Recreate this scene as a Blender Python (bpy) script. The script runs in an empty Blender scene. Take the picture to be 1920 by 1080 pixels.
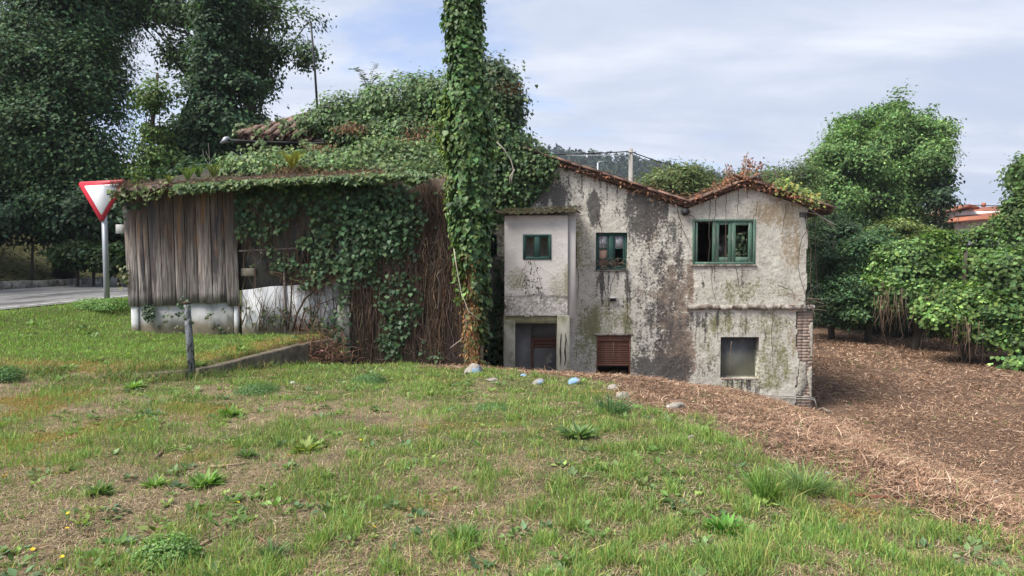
import bpy, bmesh, math
import numpy as np
from mathutils import Vector, Matrix

# ------------------------------------------------------------------ camera, sky, sun, exposure
SC = bpy.context.scene
COL = SC.collection
R = math.radians
F = 1280.0                       # focal length in photo pixels (1920 wide)
PITCH = R(2.24)                  # camera looks slightly down
EYE = Vector((0.0, 0.0, 1.6))
cd = bpy.data.cameras.new('camera'); cam = bpy.data.objects.new('camera', cd); COL.objects.link(cam)
cd.sensor_width = 36.0; cd.lens = 36.0 * F / 1920.0
cd.clip_start = 0.05; cd.clip_end = 6000.0
cam.location = EYE; cam.rotation_euler = (R(90) - PITCH, 0, 0)
SC.camera = cam

SUN_EL, SUN_AZ = R(54), R(-118)          # azimuth measured from +Y towards +X
world = bpy.data.worlds.new('World'); SC.world = world; world.use_nodes = True
wn, wl = world.node_tree.nodes, world.node_tree.links
wn.clear()
w_out = wn.new('ShaderNodeOutputWorld'); w_bg = wn.new('ShaderNodeBackground')
w_bg.inputs['Strength'].default_value = 0.1
w_sky = wn.new('ShaderNodeTexSky'); w_sky.sky_type = 'NISHITA'; w_sky.sun_disc = False
w_sky.sun_elevation = SUN_EL; w_sky.sun_rotation = SUN_AZ
w_tc = wn.new('ShaderNodeTexCoord'); w_sep = wn.new('ShaderNodeSeparateXYZ')
wl.new(w_tc.outputs['Generated'], w_sep.inputs[0])
def wmath(op, a, b):
    n = wn.new('ShaderNodeMath'); n.operation = op
    for i, v in enumerate((a, b)):
        if isinstance(v, (int, float)): n.inputs[i].default_value = v
        else: wl.new(v, n.inputs[i])
    return n.outputs[0]
w_den = wmath('ADD', wmath('MAXIMUM', w_sep.outputs[2], 0.0), 0.14)
w_u = wmath('DIVIDE', w_sep.outputs[0], w_den); w_v = wmath('DIVIDE', w_sep.outputs[1], w_den)
w_cmb = wn.new('ShaderNodeCombineXYZ'); wl.new(w_u, w_cmb.inputs[0]); wl.new(w_v, w_cmb.inputs[1])
def wnoise(scale, detail, rough, off, sx=1.0, sy=1.0):
    m = wn.new('ShaderNodeMapping'); m.inputs['Location'].default_value = off; m.inputs['Scale'].default_value = (sx, sy, 1)
    wl.new(w_cmb.outputs[0], m.inputs[0])
    n = wn.new('ShaderNodeTexNoise'); n.inputs['Scale'].default_value = scale; n.inputs['Detail'].default_value = detail
    n.inputs['Roughness'].default_value = rough; n.inputs['Distortion'].default_value = 0.35
    wl.new(m.outputs[0], n.inputs['Vector']); return n.outputs['Fac']
def wramp(v, lo, hi):
    n = wn.new('ShaderNodeMapRange'); n.interpolation_type = 'SMOOTHSTEP'
    n.inputs['From Min'].default_value = lo; n.inputs['From Max'].default_value = hi
    wl.new(v, n.inputs['Value']); return n.outputs['Result']
def wmix(f, a, b):
    n = wn.new('ShaderNodeMix'); n.data_type = 'RGBA'
    wl.new(f, n.inputs[0])
    for i, v in ((6, a), (7, b)):
        if isinstance(v, tuple): n.inputs[i].default_value = v
        else: wl.new(v, n.inputs[i])
    return n.outputs[2]
# cloud sheet: grey-lilac stratus with brighter white banks, thin enough in places for blue to show
w_bank = wramp(wmath('SUBTRACT', wnoise(0.75, 8, 0.6, (19.6, 17.4, 0), 0.8, 1.5), wmath('MULTIPLY', w_sep.outputs[0], 0.10)), 0.36, 0.66)
w_fine = wramp(wnoise(1.5, 8, 0.62, (5.8, 19.2, 0), 0.6, 1.5), 0.30, 0.75)
CLOUD_GREY = (1.70, 1.94, 2.46, 1); CLOUD_WHITE = (2.68, 2.80, 3.06, 1)
w_cl = wmix(wmath('MULTIPLY', w_bank, wmath('ADD', wmath('MULTIPLY', w_fine, 0.75), 0.35)), CLOUD_GREY, CLOUD_WHITE)
w_gap = wramp(wmath('SUBTRACT', wnoise(0.9, 7, 0.6, (10.8, 13.6, 0), 1.0, 1.3), wmath('MULTIPLY', w_sep.outputs[0], 0.16)), 0.50, 0.66)
w_half = wn.new('ShaderNodeMix'); w_half.data_type = 'RGBA'; w_half.blend_type = 'MULTIPLY'; w_half.inputs[0].default_value = 1.0
wl.new(w_sky.outputs[0], w_half.inputs[6]); w_half.inputs[7].default_value = (0.62, 0.60, 0.66, 1); w_blue = w_half.outputs[2]   # thin veil over the blue
w_col = wmix(wmath('MULTIPLY', w_gap, 0.7), w_cl, w_blue)
wl.new(w_col, w_bg.inputs['Color']); wl.new(w_bg.outputs[0], w_out.inputs['Surface'])

sd = bpy.data.lights.new('sun', 'SUN'); sun = bpy.data.objects.new('sun', sd); COL.objects.link(sun)
sd.energy = 2.15; sd.angle = R(28); sd.color = (1.0, 0.95, 0.87)
sdir = Vector((math.sin(SUN_AZ) * math.cos(SUN_EL), math.cos(SUN_AZ) * math.cos(SUN_EL), math.sin(SUN_EL)))
sun.rotation_euler = sdir.to_track_quat('Z', 'Y').to_euler()
sun.location = (-20, -10, 40)

vs = SC.view_settings
vs.view_transform = 'Standard'; vs.look = 'None'; vs.gamma = 1.0; vs.use_curve_mapping = False
vs.exposure = 1.82
SC.cycles.max_bounces = 6; SC.cycles.transparent_max_bounces = 8
SC.cycles.use_denoising = True

# ------------------------------------------------------------------ helpers
rng = np.random.default_rng(11)
CP, SP = math.cos(PITCH), math.sin(PITCH)
def at(px, py, Y):
    """world point at depth Y whose picture position is (px, py) of the 1920x1080 photograph"""
    u, v = (px - 960.0) / F, (540.0 - py) / F
    dy = CP + v * SP; dz = -SP + v * CP
    t = Y / dy
    return np.array((u * t, Y, 1.6 + dz * t))

def _hash(ix, iy, iz, seed):
    h = (ix.astype(np.int64) * 374761393 + iy.astype(np.int64) * 668265263 + iz.astype(np.int64) * 2147483647 + seed * 974711) & 0xffffffff
    h = ((h ^ (h >> 13)) * 1274126177) & 0xffffffff
    h = (h ^ (h >> 16)) & 0xffffffff
    h = (h * 2246822519) & 0xffffffff
    return ((h ^ (h >> 15)) & 0xffffff) / float(0xffffff)
def vnoise(x, y, seed=0):
    x = np.asarray(x, float); y = np.asarray(y, float)
    ix, iy = np.floor(x), np.floor(y); fx, fy = x - ix, y - iy
    fx = fx * fx * (3 - 2 * fx); fy = fy * fy * (3 - 2 * fy)
    ix = ix.astype(np.int64); iy = iy.astype(np.int64); z = np.zeros_like(ix)
    a = _hash(ix, iy, z, seed); b = _hash(ix + 1, iy, z, seed); c = _hash(ix, iy + 1, z, seed); d = _hash(ix + 1, iy + 1, z, seed)
    return (a * (1 - fx) + b * fx) * (1 - fy) + (c * (1 - fx) + d * fx) * fy
def fbm(x, y, oct=4, seed=0, gain=0.5):
    s = 0; a = 1; t = 0
    for k in range(oct):
        s = s + a * vnoise(np.asarray(x) * 2 ** k + 17.3 * k, np.asarray(y) * 2 ** k - 9.1 * k, seed + k); t += a; a *= gain
    return s / t
def sstep(a, b, x):
    t = np.clip((x - a) / (b - a), 0, 1); return t * t * (3 - 2 * t)
def unit(v):
    return v / np.maximum(np.linalg.norm(v, axis=-1, keepdims=True), 1e-9)

# ---- objects
def mesh_np(name, verts, faces, col=None, smooth=False, attr='Col'):
    """faces: list of int arrays, each (n, k)"""
    verts = np.asarray(verts, np.float32)
    faces = [np.asarray(f, np.int32) for f in faces if len(f)]
    me = bpy.data.meshes.new(name)
    me.vertices.add(len(verts)); me.vertices.foreach_set('co', verts.ravel())
    nl = sum(f.size for f in faces); npoly = sum(len(f) for f in faces)
    me.loops.add(nl); me.loops.foreach_set('vertex_index', np.concatenate([f.ravel() for f in faces]))
    me.polygons.add(npoly)
    tot = np.concatenate([np.full(len(f), f.shape[1], np.int32) for f in faces])
    st = np.zeros(npoly, np.int32); st[1:] = np.cumsum(tot)[:-1]
    me.polygons.foreach_set('loop_start', st)
    try: me.polygons.foreach_set('loop_total', tot)
    except Exception: pass
    if smooth: me.polygons.foreach_set('use_smooth', np.ones(npoly, bool))
    me.update(calc_edges=True)
    if col is not None:
        col = np.asarray(col, np.float32)
        if col.shape[1] == 3: col = np.concatenate([col, np.ones((len(col), 1), np.float32)], 1)
        a = me.color_attributes.new(attr, 'FLOAT_COLOR', 'POINT'); a.data.foreach_set('color', col.ravel())
    return me

def link(name, me, mat=None, parent=None, kind=None):
    if mat is not None and len(me.materials) == 0: me.materials.append(mat)
    o = bpy.data.objects.new(name, me); COL.objects.link(o)
    if parent is not None:
        o.parent = parent
        if parent.parent is None: o.matrix_parent_inverse = Matrix.Translation(-parent.location)
    if kind: o['kind'] = kind
    return o
def thing(name, label, cat, loc=(0, 0, 0), group=None):
    o = bpy.data.objects.new(name, None); COL.objects.link(o); o.location = Vector([float(c) for c in loc])
    o.empty_display_size = 0.2
    return tag(o, label, cat, group)
def tag(o, label, cat, group=None):
    o['label'] = label; o['category'] = cat
    if group: o['group'] = group
    return o

class MB:
    """collects shapes into one mesh"""
    def __init__(s): s.v = []; s.f = {}; s.n = 0; s.c = []
    def add(s, v, faces, col=None):
        v = np.asarray(v, float); s.v.append(v)
        for f in faces: s.f.setdefault(len(f), []).append([i + s.n for i in f])
        s.c.append(np.tile(np.asarray((1, 1, 1) if col is None else col, float), (len(v), 1)))
        s.n += len(v); return s
    def box(s, lo, hi, ch=0.0, col=None):
        (x0, y0, z0), (x1, y1, z1) = lo, hi
        if ch <= 0:
            v = [(x0, y0, z0), (x1, y0, z0), (x1, y1, z0), (x0, y1, z0), (x0, y0, z1), (x1, y0, z1), (x1, y1, z1), (x0, y1, z1)]
            return s.add(v, [(3, 2, 1, 0), (4, 5, 6, 7), (0, 1, 5, 4), (1, 2, 6, 5), (2, 3, 7, 6), (3, 0, 4, 7)], col)
        bm = bmesh.new(); bmesh.ops.create_cube(bm, size=1.0)
        for q in bm.verts: q.co = Vector(((x0 + x1) / 2 + q.co.x * (x1 - x0), (y0 + y1) / 2 + q.co.y * (y1 - y0), (z0 + z1) / 2 + q.co.z * (z1 - z0)))
        bmesh.ops.bevel(bm, geom=list(bm.edges), offset=ch, segments=1, affect='EDGES', profile=0.5)
        bm.verts.index_update()
        v = [tuple(q.co) for q in bm.verts]; f = [tuple(q.index for q in p.verts) for p in bm.faces]
        bm.free(); return s.add(v, f, col)
    def hexa(s, q, y0, y1, col=None):
        """prism of a polygon q [(x,z)...] (anticlockwise seen from the camera) between depths y0 < y1"""
        n = len(q); v = [(x, y0, z) for x, z in q] + [(x, y1, z) for x, z in q]
        f = [tuple(range(n)), tuple(range(2 * n - 1, n - 1, -1))]
        for i in range(n):
            j = (i + 1) % n; f.append((i, i + n, j + n, j))
        return s.add(v, f, col)
    def tube(s, pts, rad, sides=6, col=None, cap=True):
        pts = np.asarray(pts, float); n = len(pts)
        rad = np.broadcast_to(np.asarray(rad, float), (n,))
        T = unit(np.gradient(pts, axis=0)); up = np.array((0.0, 0.0, 1.0))
        if abs(T[0, 2]) > 0.9: up = np.array((1.0, 0.0, 0.0))
        a = np.arange(sides) * 2 * np.pi / sides; V = []
        for i in range(n):
            b = np.cross(T[i], up); b /= max(np.linalg.norm(b), 1e-6); c = np.cross(b, T[i]); up = c
            V.append(pts[i] + rad[i] * (np.cos(a)[:, None] * b + np.sin(a)[:, None] * c))
        f = []
        for i in range(n - 1):
            for k in range(sides):
                l = (k + 1) % sides; f.append((i * sides + k, i * sides + l, (i + 1) * sides + l, (i + 1) * sides + k))
        if cap: f.append(tuple(range(sides - 1, -1, -1))); f.append(tuple((n - 1) * sides + k for k in range(sides)))
        return s.add(np.concatenate(V), f, col)
    def mesh(s, name, smooth=False):
        return mesh_np(name, np.concatenate(s.v), [np.array(f) for f in s.f.values()], np.concatenate(s.c), smooth)
    def build(s, name, mat, parent=None, smooth=False, kind=None):
        return link(name, s.mesh(name, smooth), mat, parent, kind)

# ---- foliage
LEAF = (np.array([(0, 0, 0), (-.30, .45, .07), (0, 1, -.06), (.30, .45, .07)]), [(0, 3, 2), (0, 2, 1)])
NARROW = (np.array([(0, 0, 0), (-.14, .45, .03), (0, 1, -.06), (.14, .45, .03)]), [(0, 3, 2), (0, 2, 1)])
IVY = (np.array([(0, .05, 0), (-.36, -.08, -.02), (-.50, .36, .10), (0, 1, -.10), (.50, .36, .10), (.36, -.08, -.02)]), [(0, 3, 2, 1), (0, 5, 4, 3)])
FIG = (np.array([(0, 0, 0), (-.42, .18, .04), (-.46, .6, .10), (0, 1.0, -.12), (.46, .6, .10), (.42, .18, .04)]), [(0, 3, 2, 1), (0, 5, 4, 3)])
def leaf_mesh(name, P, T, N, S, tmpl, col):
    tv, tf = tmpl; n, k = len(P), len(tv)
    N = unit(N); T = unit(T - (T * N).sum(1, keepdims=True) * N); B = np.cross(T, N)
    S = np.broadcast_to(np.asarray(S, float), (n,))[:, None, None]
    V = P[:, None, :] + S * (tv[None, :, 0:1] * B[:, None] + tv[None, :, 1:2] * T[:, None] + tv[None, :, 2:3] * N[:, None])
    off = (np.arange(n) * k)[:, None]
    by = {}
    for f in tf: by.setdefault(len(f), []).append(off + np.array(f)[None, :])
    return mesh_np(name, V.reshape(-1, 3), [np.concatenate(x) for x in by.values()], np.repeat(col, k, 0))
def tint(n, base, var=0.25, hue=0.12, alt=None, p_alt=0.0):
    """per-leaf colours about a base albedo"""
    b = np.tile(np.asarray(base, float), (n, 1))
    if alt is not None:
        w = rng.random(n) < p_alt; b[w] = np.asarray(alt, float)
    b *= np.exp(rng.normal(0, var, (n, 1)))
    b[:, 0] *= np.exp(rng.normal(0, hue, n)); b[:, 2] *= np.exp(rng.normal(0, hue, n))
    return np.clip(b, 0.004, 0.8)
def rand_dirs(n): return unit(rng.normal(size=(n, 3)))

# ---- materials
def nodes_of(name):
    m = bpy.data.materials.new(name); m.use_nodes = True
    nt = m.node_tree; nt.nodes.clear()
    out = nt.nodes.new('ShaderNodeOutputMaterial'); p = nt.nodes.new('ShaderNodeBsdfPrincipled')
    nt.links.new(p.outputs[0], out.inputs['Surface'])
    return m, nt, p, out
class NT:
    def __init__(s, nt): s.nt = nt; s.n = nt.nodes; s.l = nt.links
    def put(s, sock, v):
        if isinstance(v, bpy.types.NodeSocket): s.l.new(v, sock)
        else: sock.default_value = v
    def coords(s, kind='Object', scale=(1, 1, 1), loc=None):
        t = s.n.new('ShaderNodeTexCoord'); m = s.n.new('ShaderNodeMapping'); m.inputs['Scale'].default_value = scale
        s.l.new(t.outputs[kind], m.inputs[0])
        if loc is not None: s.put(m.inputs['Location'], loc)
        return m.outputs[0]
    def noise(s, vec, scale, detail=5, rough=0.6, dist=0.0):
        n = s.n.new('ShaderNodeTexNoise'); s.l.new(vec, n.inputs['Vector']); n.inputs['Scale'].default_value = scale
        n.inputs['Detail'].default_value = detail; n.inputs['Roughness'].default_value = rough; n.inputs['Distortion'].default_value = dist
        return n.outputs['Fac']
    def voro(s, vec, scale, feature='F1'):
        n = s.n.new('ShaderNodeTexVoronoi'); n.feature = feature; s.l.new(vec, n.inputs['Vector']); n.inputs['Scale'].default_value = scale
        return n.outputs['Distance']
    def math(s, op, a, b=0.0):
        n = s.n.new('ShaderNodeMath'); n.operation = op; s.put(n.inputs[0], a); s.put(n.inputs[1], b); return n.outputs[0]
    def ramp(s, v, lo, hi, a=0.0, b=1.0):
        n = s.n.new('ShaderNodeMapRange'); n.interpolation_type = 'SMOOTHSTEP'
        s.put(n.inputs['Value'], v); n.inputs['From Min'].default_value = lo; n.inputs['From Max'].default_value = hi
        n.inputs['To Min'].default_value = a; n.inputs['To Max'].default_value = b; return n.outputs['Result']
    def mix(s, f, a, b, mode='MIX'):
        n = s.n.new('ShaderNodeMix'); n.data_type = 'RGBA'; n.blend_type = mode; s.put(n.inputs[0], f)
        for i, v in ((6, a), (7, b)): s.put(n.inputs[i], v if not isinstance(v, tuple) or len(v) == 4 else v + (1,))
        return n.outputs[2]
    def attr(s, name='Col'):
        n = s.n.new('ShaderNodeAttribute'); n.attribute_name = name; return n
    def rand(s):
        return s.n.new('ShaderNodeObjectInfo').outputs['Random']
    def bump(s, p, h, strength=0.4, dist=0.02):
        n = s.n.new('ShaderNodeBump'); n.inputs['Strength'].default_value = strength; n.inputs['Distance'].default_value = dist
        s.put(n.inputs['Height'], h); s.l.new(n.outputs[0], p.inputs['Normal'])
def m_leaf(name, trans=0.3, rough=0.45, spec=0.35):
    m, nt, p, out = nodes_of(name); g = NT(nt)
    c = g.attr().outputs['Color']
    g.put(p.inputs['Base Color'], c); p.inputs['Roughness'].default_value = rough
    p.inputs['Specular IOR Level'].default_value = spec
    t = nt.nodes.new('ShaderNodeBsdfTranslucent'); g.put(t.inputs['Color'], g.mix(1.0, c, (1.25, 1.35, 0.7), 'MULTIPLY'))
    mx = nt.nodes.new('ShaderNodeMixShader'); mx.inputs[0].default_value = trans
    nt.links.new(p.outputs[0], mx.inputs[1]); nt.links.new(t.outputs[0], mx.inputs[2]); nt.links.new(mx.outputs[0], out.inputs['Surface'])
    return m
def m_rough(name, a, b, scale=6.0, rough=0.85, bump=0.4, bdist=0.01, stretch=(1, 1, 1), c=None, cscale=1.5, clo=0.5, chi=0.65, vcol=False, objrand=0.0, metal=0.0, spec=0.3, foot_tone=None):
    """mottled surface: noise between two colours, a third colour in blotches"""
    m, nt, p, _ = nodes_of(name); g = NT(nt)
    v = g.coords('Object', stretch)
    n1 = g.noise(v, scale, 6, 0.65); col = g.mix(g.ramp(n1, 0.3, 0.7), a, b)
    if c is not None:
        col = g.mix(g.ramp(g.noise(v, cscale, 6, 0.68, 0.3), clo, chi), col, c)
    if foot_tone is not None:      # second tone up to a height, ragged edge; splashed dirt on the shed base
        tcz = nt.nodes.new('ShaderNodeTexCoord'); spz = nt.nodes.new('ShaderNodeSeparateXYZ'); nt.links.new(tcz.outputs['Object'], spz.inputs[0])
        col = g.mix(g.ramp(g.math('ADD', spz.outputs[2], g.math('MULTIPLY', g.math('SUBTRACT', g.noise(v, 7, 6, .75), .5), foot_tone[1] * 2.2)), foot_tone[0] + foot_tone[1], foot_tone[0] - foot_tone[1] * .6), col, foot_tone[2])
    if vcol: col = g.mix(1.0, col, g.attr().outputs['Color'], 'MULTIPLY')
    if objrand > 0:
        k = g.ramp(g.rand(), 0, 1, 1 - objrand, 1 + objrand)
        cc = nt.nodes.new('ShaderNodeCombineXYZ')
        for i in range(3): nt.links.new(k, cc.inputs[i])
        col = g.mix(1.0, col, cc.outputs[0], 'MULTIPLY')
    g.put(p.inputs['Base Color'], col); p.inputs['Roughness'].default_value = rough; p.inputs['Metallic'].default_value = metal
    p.inputs['Specular IOR Level'].default_value = spec
    if bump > 0: g.bump(p, g.math('ADD', g.noise(v, scale * 4, 5, 0.7), g.math('MULTIPLY', n1, 0.8)), bump, bdist)
    return m
# ------------------------------------------------------------------ ground
LOW = np.array([(-14, 1, .05), (-6, 1, 0), (0, 1, 0), (3, 1, 0), (-14, 5, .1), (-7, 5, .04), (-3, 4, 0), (0, 4, 0), (2.5, 4, 0),
    (-7.2, 9.6, .1), (-5, 9, -.05), (-3, 9, -.1), (0, 9, -.12), (1.5, 9, -.15), (2.6, 8, -.17), (3.1, 6, -.10), (3.1, 3, -.02),
    (-3.3, 13.3, -.5), (-2, 13.3, -.52), (-1, 13.2, -.55), (-.7, 11.6, -.21), (.36, 11.5, -.27), (2.1, 11.3, -.34), (3.56, 12, -.70),
    (5.1, 14, -1.2), (7.06, 16, -1.88), (.4, 15.5, -1.6), (2.5, 15.6, -1.4), (4, 15.7, -1.28), (5.6, 15.8, -1.55), (6.6, 14.5, -1.75),
    (5.1, 8.9, -.95), (5.0, 6.8, -.85), (5, 4, -.7), (4.1, 4.5, -.3), (8.5, 14.7, -1.85), (7.8, 11.3, -1.83), (7.8, 8, -1.85), (7.6, 4, -1.8),
    (7.6, 1, -1.8), (5, 1, -.75), (11, 11, -1.85), (14, 20, -1.85), (11, 20, -1.85), (8, 20, -1.85), (14, 8, -1.85), (14, 1, -1.85),
    (14, 32, -1.9), (7, 28, -1.9), (0, 24, -1.85), (-2, 18, -1.4), (-6, 18, 0), (-12, 18, .5), (-12, 30, .65), (-6, 30, -.5)], float)
TER = np.array([(-4.2, 12.6, .12), (-5, 9.8, .08), (-7.2, 9.6, .1), (-4, 13.5, .16), (-7.6, 13.5, .21), (-8.5, 14, .40), (-9.5, 13, .62), (-9.7, 16, .65),
    (-9.4, 10.4, .48), (-9, 8.6, .28), (-8.6, 16, .58), (-5, 16, .3), (-3, 18, .2), (-14, 12, .65), (-14, 22, .65), (-9, 26, .65), (-3, 30, .3)], float)
def rbf_fit(P, reg=0.004):
    n = len(P); d = np.linalg.norm(P[:, None, :2] - P[None, :, :2], axis=2)
    K = np.where(d > 0, d * d * np.log(np.maximum(d, 1e-9)), 0) + reg * np.eye(n)
    A = np.zeros((n + 3, n + 3)); A[:n, :n] = K; A[:n, n] = 1; A[:n, n + 1:] = P[:, :2]; A[n, :n] = 1; A[n + 1:, :n] = P[:, :2].T
    return np.linalg.solve(A, np.concatenate([P[:, 2], np.zeros(3)]))
_wl, _wt = rbf_fit(LOW), rbf_fit(TER)
def rbf(P, w, x, y):
    sh = x.shape; x = x.ravel(); y = y.ravel(); out = np.zeros(len(x))
    for s in range(0, len(x), 20000):
        xs, ys = x[s:s + 20000, None], y[s:s + 20000, None]
        d2 = (xs - P[None, :, 0]) ** 2 + (ys - P[None, :, 1]) ** 2
        out[s:s + 20000] = (0.5 * d2 * np.log(np.maximum(d2, 1e-12))) @ w[:len(P)] + w[len(P)] + w[len(P) + 1] * xs[:, 0] + w[len(P) + 2] * ys[:, 0]
    return out.reshape(sh)
KERB = [(-9.2, 9.25), (-7.2, 9.42), (-5.5, 9.5), (-4.65, 9.9), (-4.0, 12.6), (-3.45, 13.42)]
KPOLY = KERB + [(-2.9, 16.0), (-2.9, 60), (-60, 60), (-60, 9.0)]
def kerb_sd(x, y):
    """signed distance to the terrace edge, positive on the terrace"""
    inside = np.zeros(x.shape, bool); d = np.full(x.shape, 1e9)
    n = len(KPOLY)
    for i in range(n):
        (ax, ay), (bx, by) = KPOLY[i], KPOLY[(i + 1) % n]
        cond = ((ay > y) != (by > y)); t = (y - ay) / (by - ay if by != ay else 1e-9)
        inside ^= cond & (x < ax + t * (bx - ax))
        if i < len(KERB) + 1:
            ex, ey = bx - ax, by - ay; h = np.clip(((x - ax) * ex + (y - ay) * ey) / (ex * ex + ey * ey), 0, 1)
            d = np.minimum(d, np.hypot(x - ax - h * ex, y - ay - h * ey))
    return np.where(inside, d, -d)
ROAD_R = lambda y: -9.75 - (y - 13) * 0.045          # near edge of the road
ROAD_L = lambda y: -16.6 - (y - 20) * 0.06           # far edge
def gz(x, y):
    x = np.asarray(x, float); y = np.asarray(y, float)
    xc, yc = np.clip(x, -14, 14), np.clip(y, 1, 34)
    lo = rbf(LOW, _wl, xc, yc); te = rbf(TER, _wt, xc, yc)
    t = sstep(-0.05, 0.05, kerb_sd(xc, yc) - 0.03)
    z = lo * (1 - t) + te * t
    # litter mound and lumps
    z = z + 0.07 * (fbm(x * 0.9, y * 0.9, 3, 3) - 0.5) + 0.05 * (fbm(x * 4.1, y * 4.1, 2, 5) - 0.5)
    # road bed and the bank beyond it
    r = sstep(0.75, 0.15, x - ROAD_R(y))
    z = z * (1 - r) + 0.65 * r
    b = np.maximum(0, ROAD_L(y) - 0.4 - x)
    z = z + 3.2 * sstep(0, 9, b) + 0.3 * (fbm(x * 0.35, y * 0.35, 3, 9) - 0.5) * sstep(0, 3, b) + 0.02 * np.maximum(b - 9, 0)
    # land beyond the field rises a little, then rolls
    far = sstep(34, 62, y) * sstep(-18, 6, x)
    z = z * (1 - far) + (0.9) * far
    dist = np.hypot(x, y)
    z = z + sstep(120, 500, dist) * 8 * (fbm(x * .004, y * .004, 3, 21) - 0.4)
    return z
def axis(lo, hi, step, far, growth):
    a = list(np.arange(lo, hi + 1e-6, step)); s = step
    b = []; q = hi
    while q < far: s *= growth; q += s; b.append(q)
    s = step; c = []; q = lo
    while q > -far: s *= growth; q -= s; c.append(q)
    return np.array(c[::-1] + a + b)
gx = axis(-15, 16, 0.10, 1700, 1.16); gy = axis(1.0, 32, 0.10, 1700, 1.16)
GX, GY = np.meshgrid(gx, gy); GZ = gz(GX, GY)

def lit_mask(x, y):
    """1 where the cleared, brown litter lies"""
    # edge in ground coordinates, wobbling
    w = 0.5 * (fbm(x * 1.1, y * 1.1, 4, 31) - 0.5) * 2
    ex = np.interp(y, [0, 3.9, 4.2, 5, 5.7, 7.2, 7.8, 9, 10, 10.5, 11.0, 11.4], [3.2, 2.9, 2.8, 2.4, 2.1, 1.95, 1.5, 1.5, 1.6, 0.6, -.3, -1.6])
    a = sstep(-0.35, 0.5, x - ex + w * 1.0)
    far = sstep(11.0, 11.5, y + 0.3 * w) * sstep(-1.6, -0.9, x + 0.3 * w)
    return np.maximum(a, far)
def green_mask(x, y):
    """how lush the grass is (0..1)"""
    n = fbm(x * 0.8, y * 0.8, 4, 41); n2 = fbm(x * 2.3, y * 2.3, 3, 47)
    dry_left = sstep(0.5, -2.2, x + (y - 6.0) * 0.22) * sstep(10.2, 8.6, y)
    g = 0.87 - 0.45 * dry_left + 1.2 * (n - 0.5) + 0.9 * (n2 - 0.5)
    t = sstep(-0.1, 0.3, kerb_sd(np.clip(x, -30, 14), np.clip(y, 1, 34)))
    edge = sstep(1.25, 0.25, kerb_sd(np.clip(x, -30, 14), np.clip(y, 1, 34)))
    g = g * (1 - t) + (0.95 + 0.5 * (n - 0.5) - 0.75 * edge) * t
    g = g * (1 - lit_mask(x, y))
    return np.clip(g, 0, 1)
gm, lm = green_mask(GX, GY), lit_mask(GX, GY)
bank = sstep(0.2, 1.5, ROAD_L(GY) - 0.4 - GX)
moss = sstep(0.52, 0.72, fbm(GX * 0.9 + 5, GY * 0.9, 4, 61)) * (1 - lm) * 0.9
ked = sstep(1.3, 0.3, np.abs(kerb_sd(np.clip(GX, -30, 14), np.clip(GY, 1, 34)) - 0.4)) * sstep(-0.1, .2, kerb_sd(np.clip(GX, -30, 14), np.clip(GY, 1, 34)))
moss = np.maximum(moss, ked * 0.9)
gcol = np.stack([gm, lm, moss, np.ones_like(gm)], -1)
gcol[..., 0] = np.where(np.hypot(GX, GY) > 60, 0.9, gcol[..., 0]) * (1 - bank) + .8 * bank; gcol[..., 1] = np.maximum(gcol[..., 1], .42 * bank); gcol[..., 2] *= 1 - bank
m_ground, nt, p, _ = nodes_of('ground_soil'); g = NT(nt)
att = g.attr('Mask'); sepc = nt.nodes.new('ShaderNodeSeparateColor'); nt.links.new(att.outputs['Color'], sepc.inputs[0])
v = g.coords('Object'); f1 = g.noise(v, 9, 7, 0.7); f2 = g.noise(v, 55, 5, 0.75); f3 = g.noise(v, 1.6, 5, 0.6)
c_str = g.mix(g.ramp(f2, .3, .7), (0.13, 0.095, 0.056), (0.37, 0.285, 0.18))
c_str = g.mix(g.ramp(f1, .45, .7), c_str, (0.20, 0.165, 0.115))
c_str = g.mix(g.ramp(f3, .5, .72), c_str, (0.135, 0.10, 0.075))
c_grn = g.mix(g.ramp(f2, .3, .7), (0.045, 0.06, 0.018), (0.13, 0.15, 0.05))
c_mos = g.mix(g.ramp(f2, .3, .7), (0.12, 0.085, 0.02), (0.24, 0.17, 0.05))
c_lit = g.mix(g.ramp(f2, .28, .7), (0.055, 0.036, 0.026), (0.22, 0.142, 0.098))
c_lit = g.mix(g.ramp(f1, .5, .75), c_lit, (0.19, 0.115, 0.07))
wob = g.math('MULTIPLY', g.math('SUBTRACT', f1, 0.5), 1.1)
col = g.mix(g.ramp(g.math('ADD', sepc.outputs[2], wob), .35, .75), c_str, c_mos)
col = g.mix(g.ramp(g.math('ADD', sepc.outputs[0], wob), .35, .85), col, c_grn)
col = g.mix(g.ramp(g.math('ADD', sepc.outputs[1], wob), .35, .65), col, c_lit)
g.put(p.inputs['Base Color'], col); p.inputs['Roughness'].default_value = 0.95; p.inputs['Specular IOR Level'].default_value = 0.1
g.bump(p, g.math('ADD', f2, f1), 0.9, 0.03)
ny, nx = GX.shape
ii = (np.arange(ny - 1)[:, None] * nx + np.arange(nx - 1)[None, :]).ravel()
gfaces = np.stack([ii, ii + 1, ii + 1 + nx, ii + nx], 1)
link('ground', mesh_np('ground', np.stack([GX, GY, GZ], -1).reshape(-1, 3), [gfaces], gcol.reshape(-1, 4), True, 'Mask'), m_ground, kind='structure')

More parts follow.
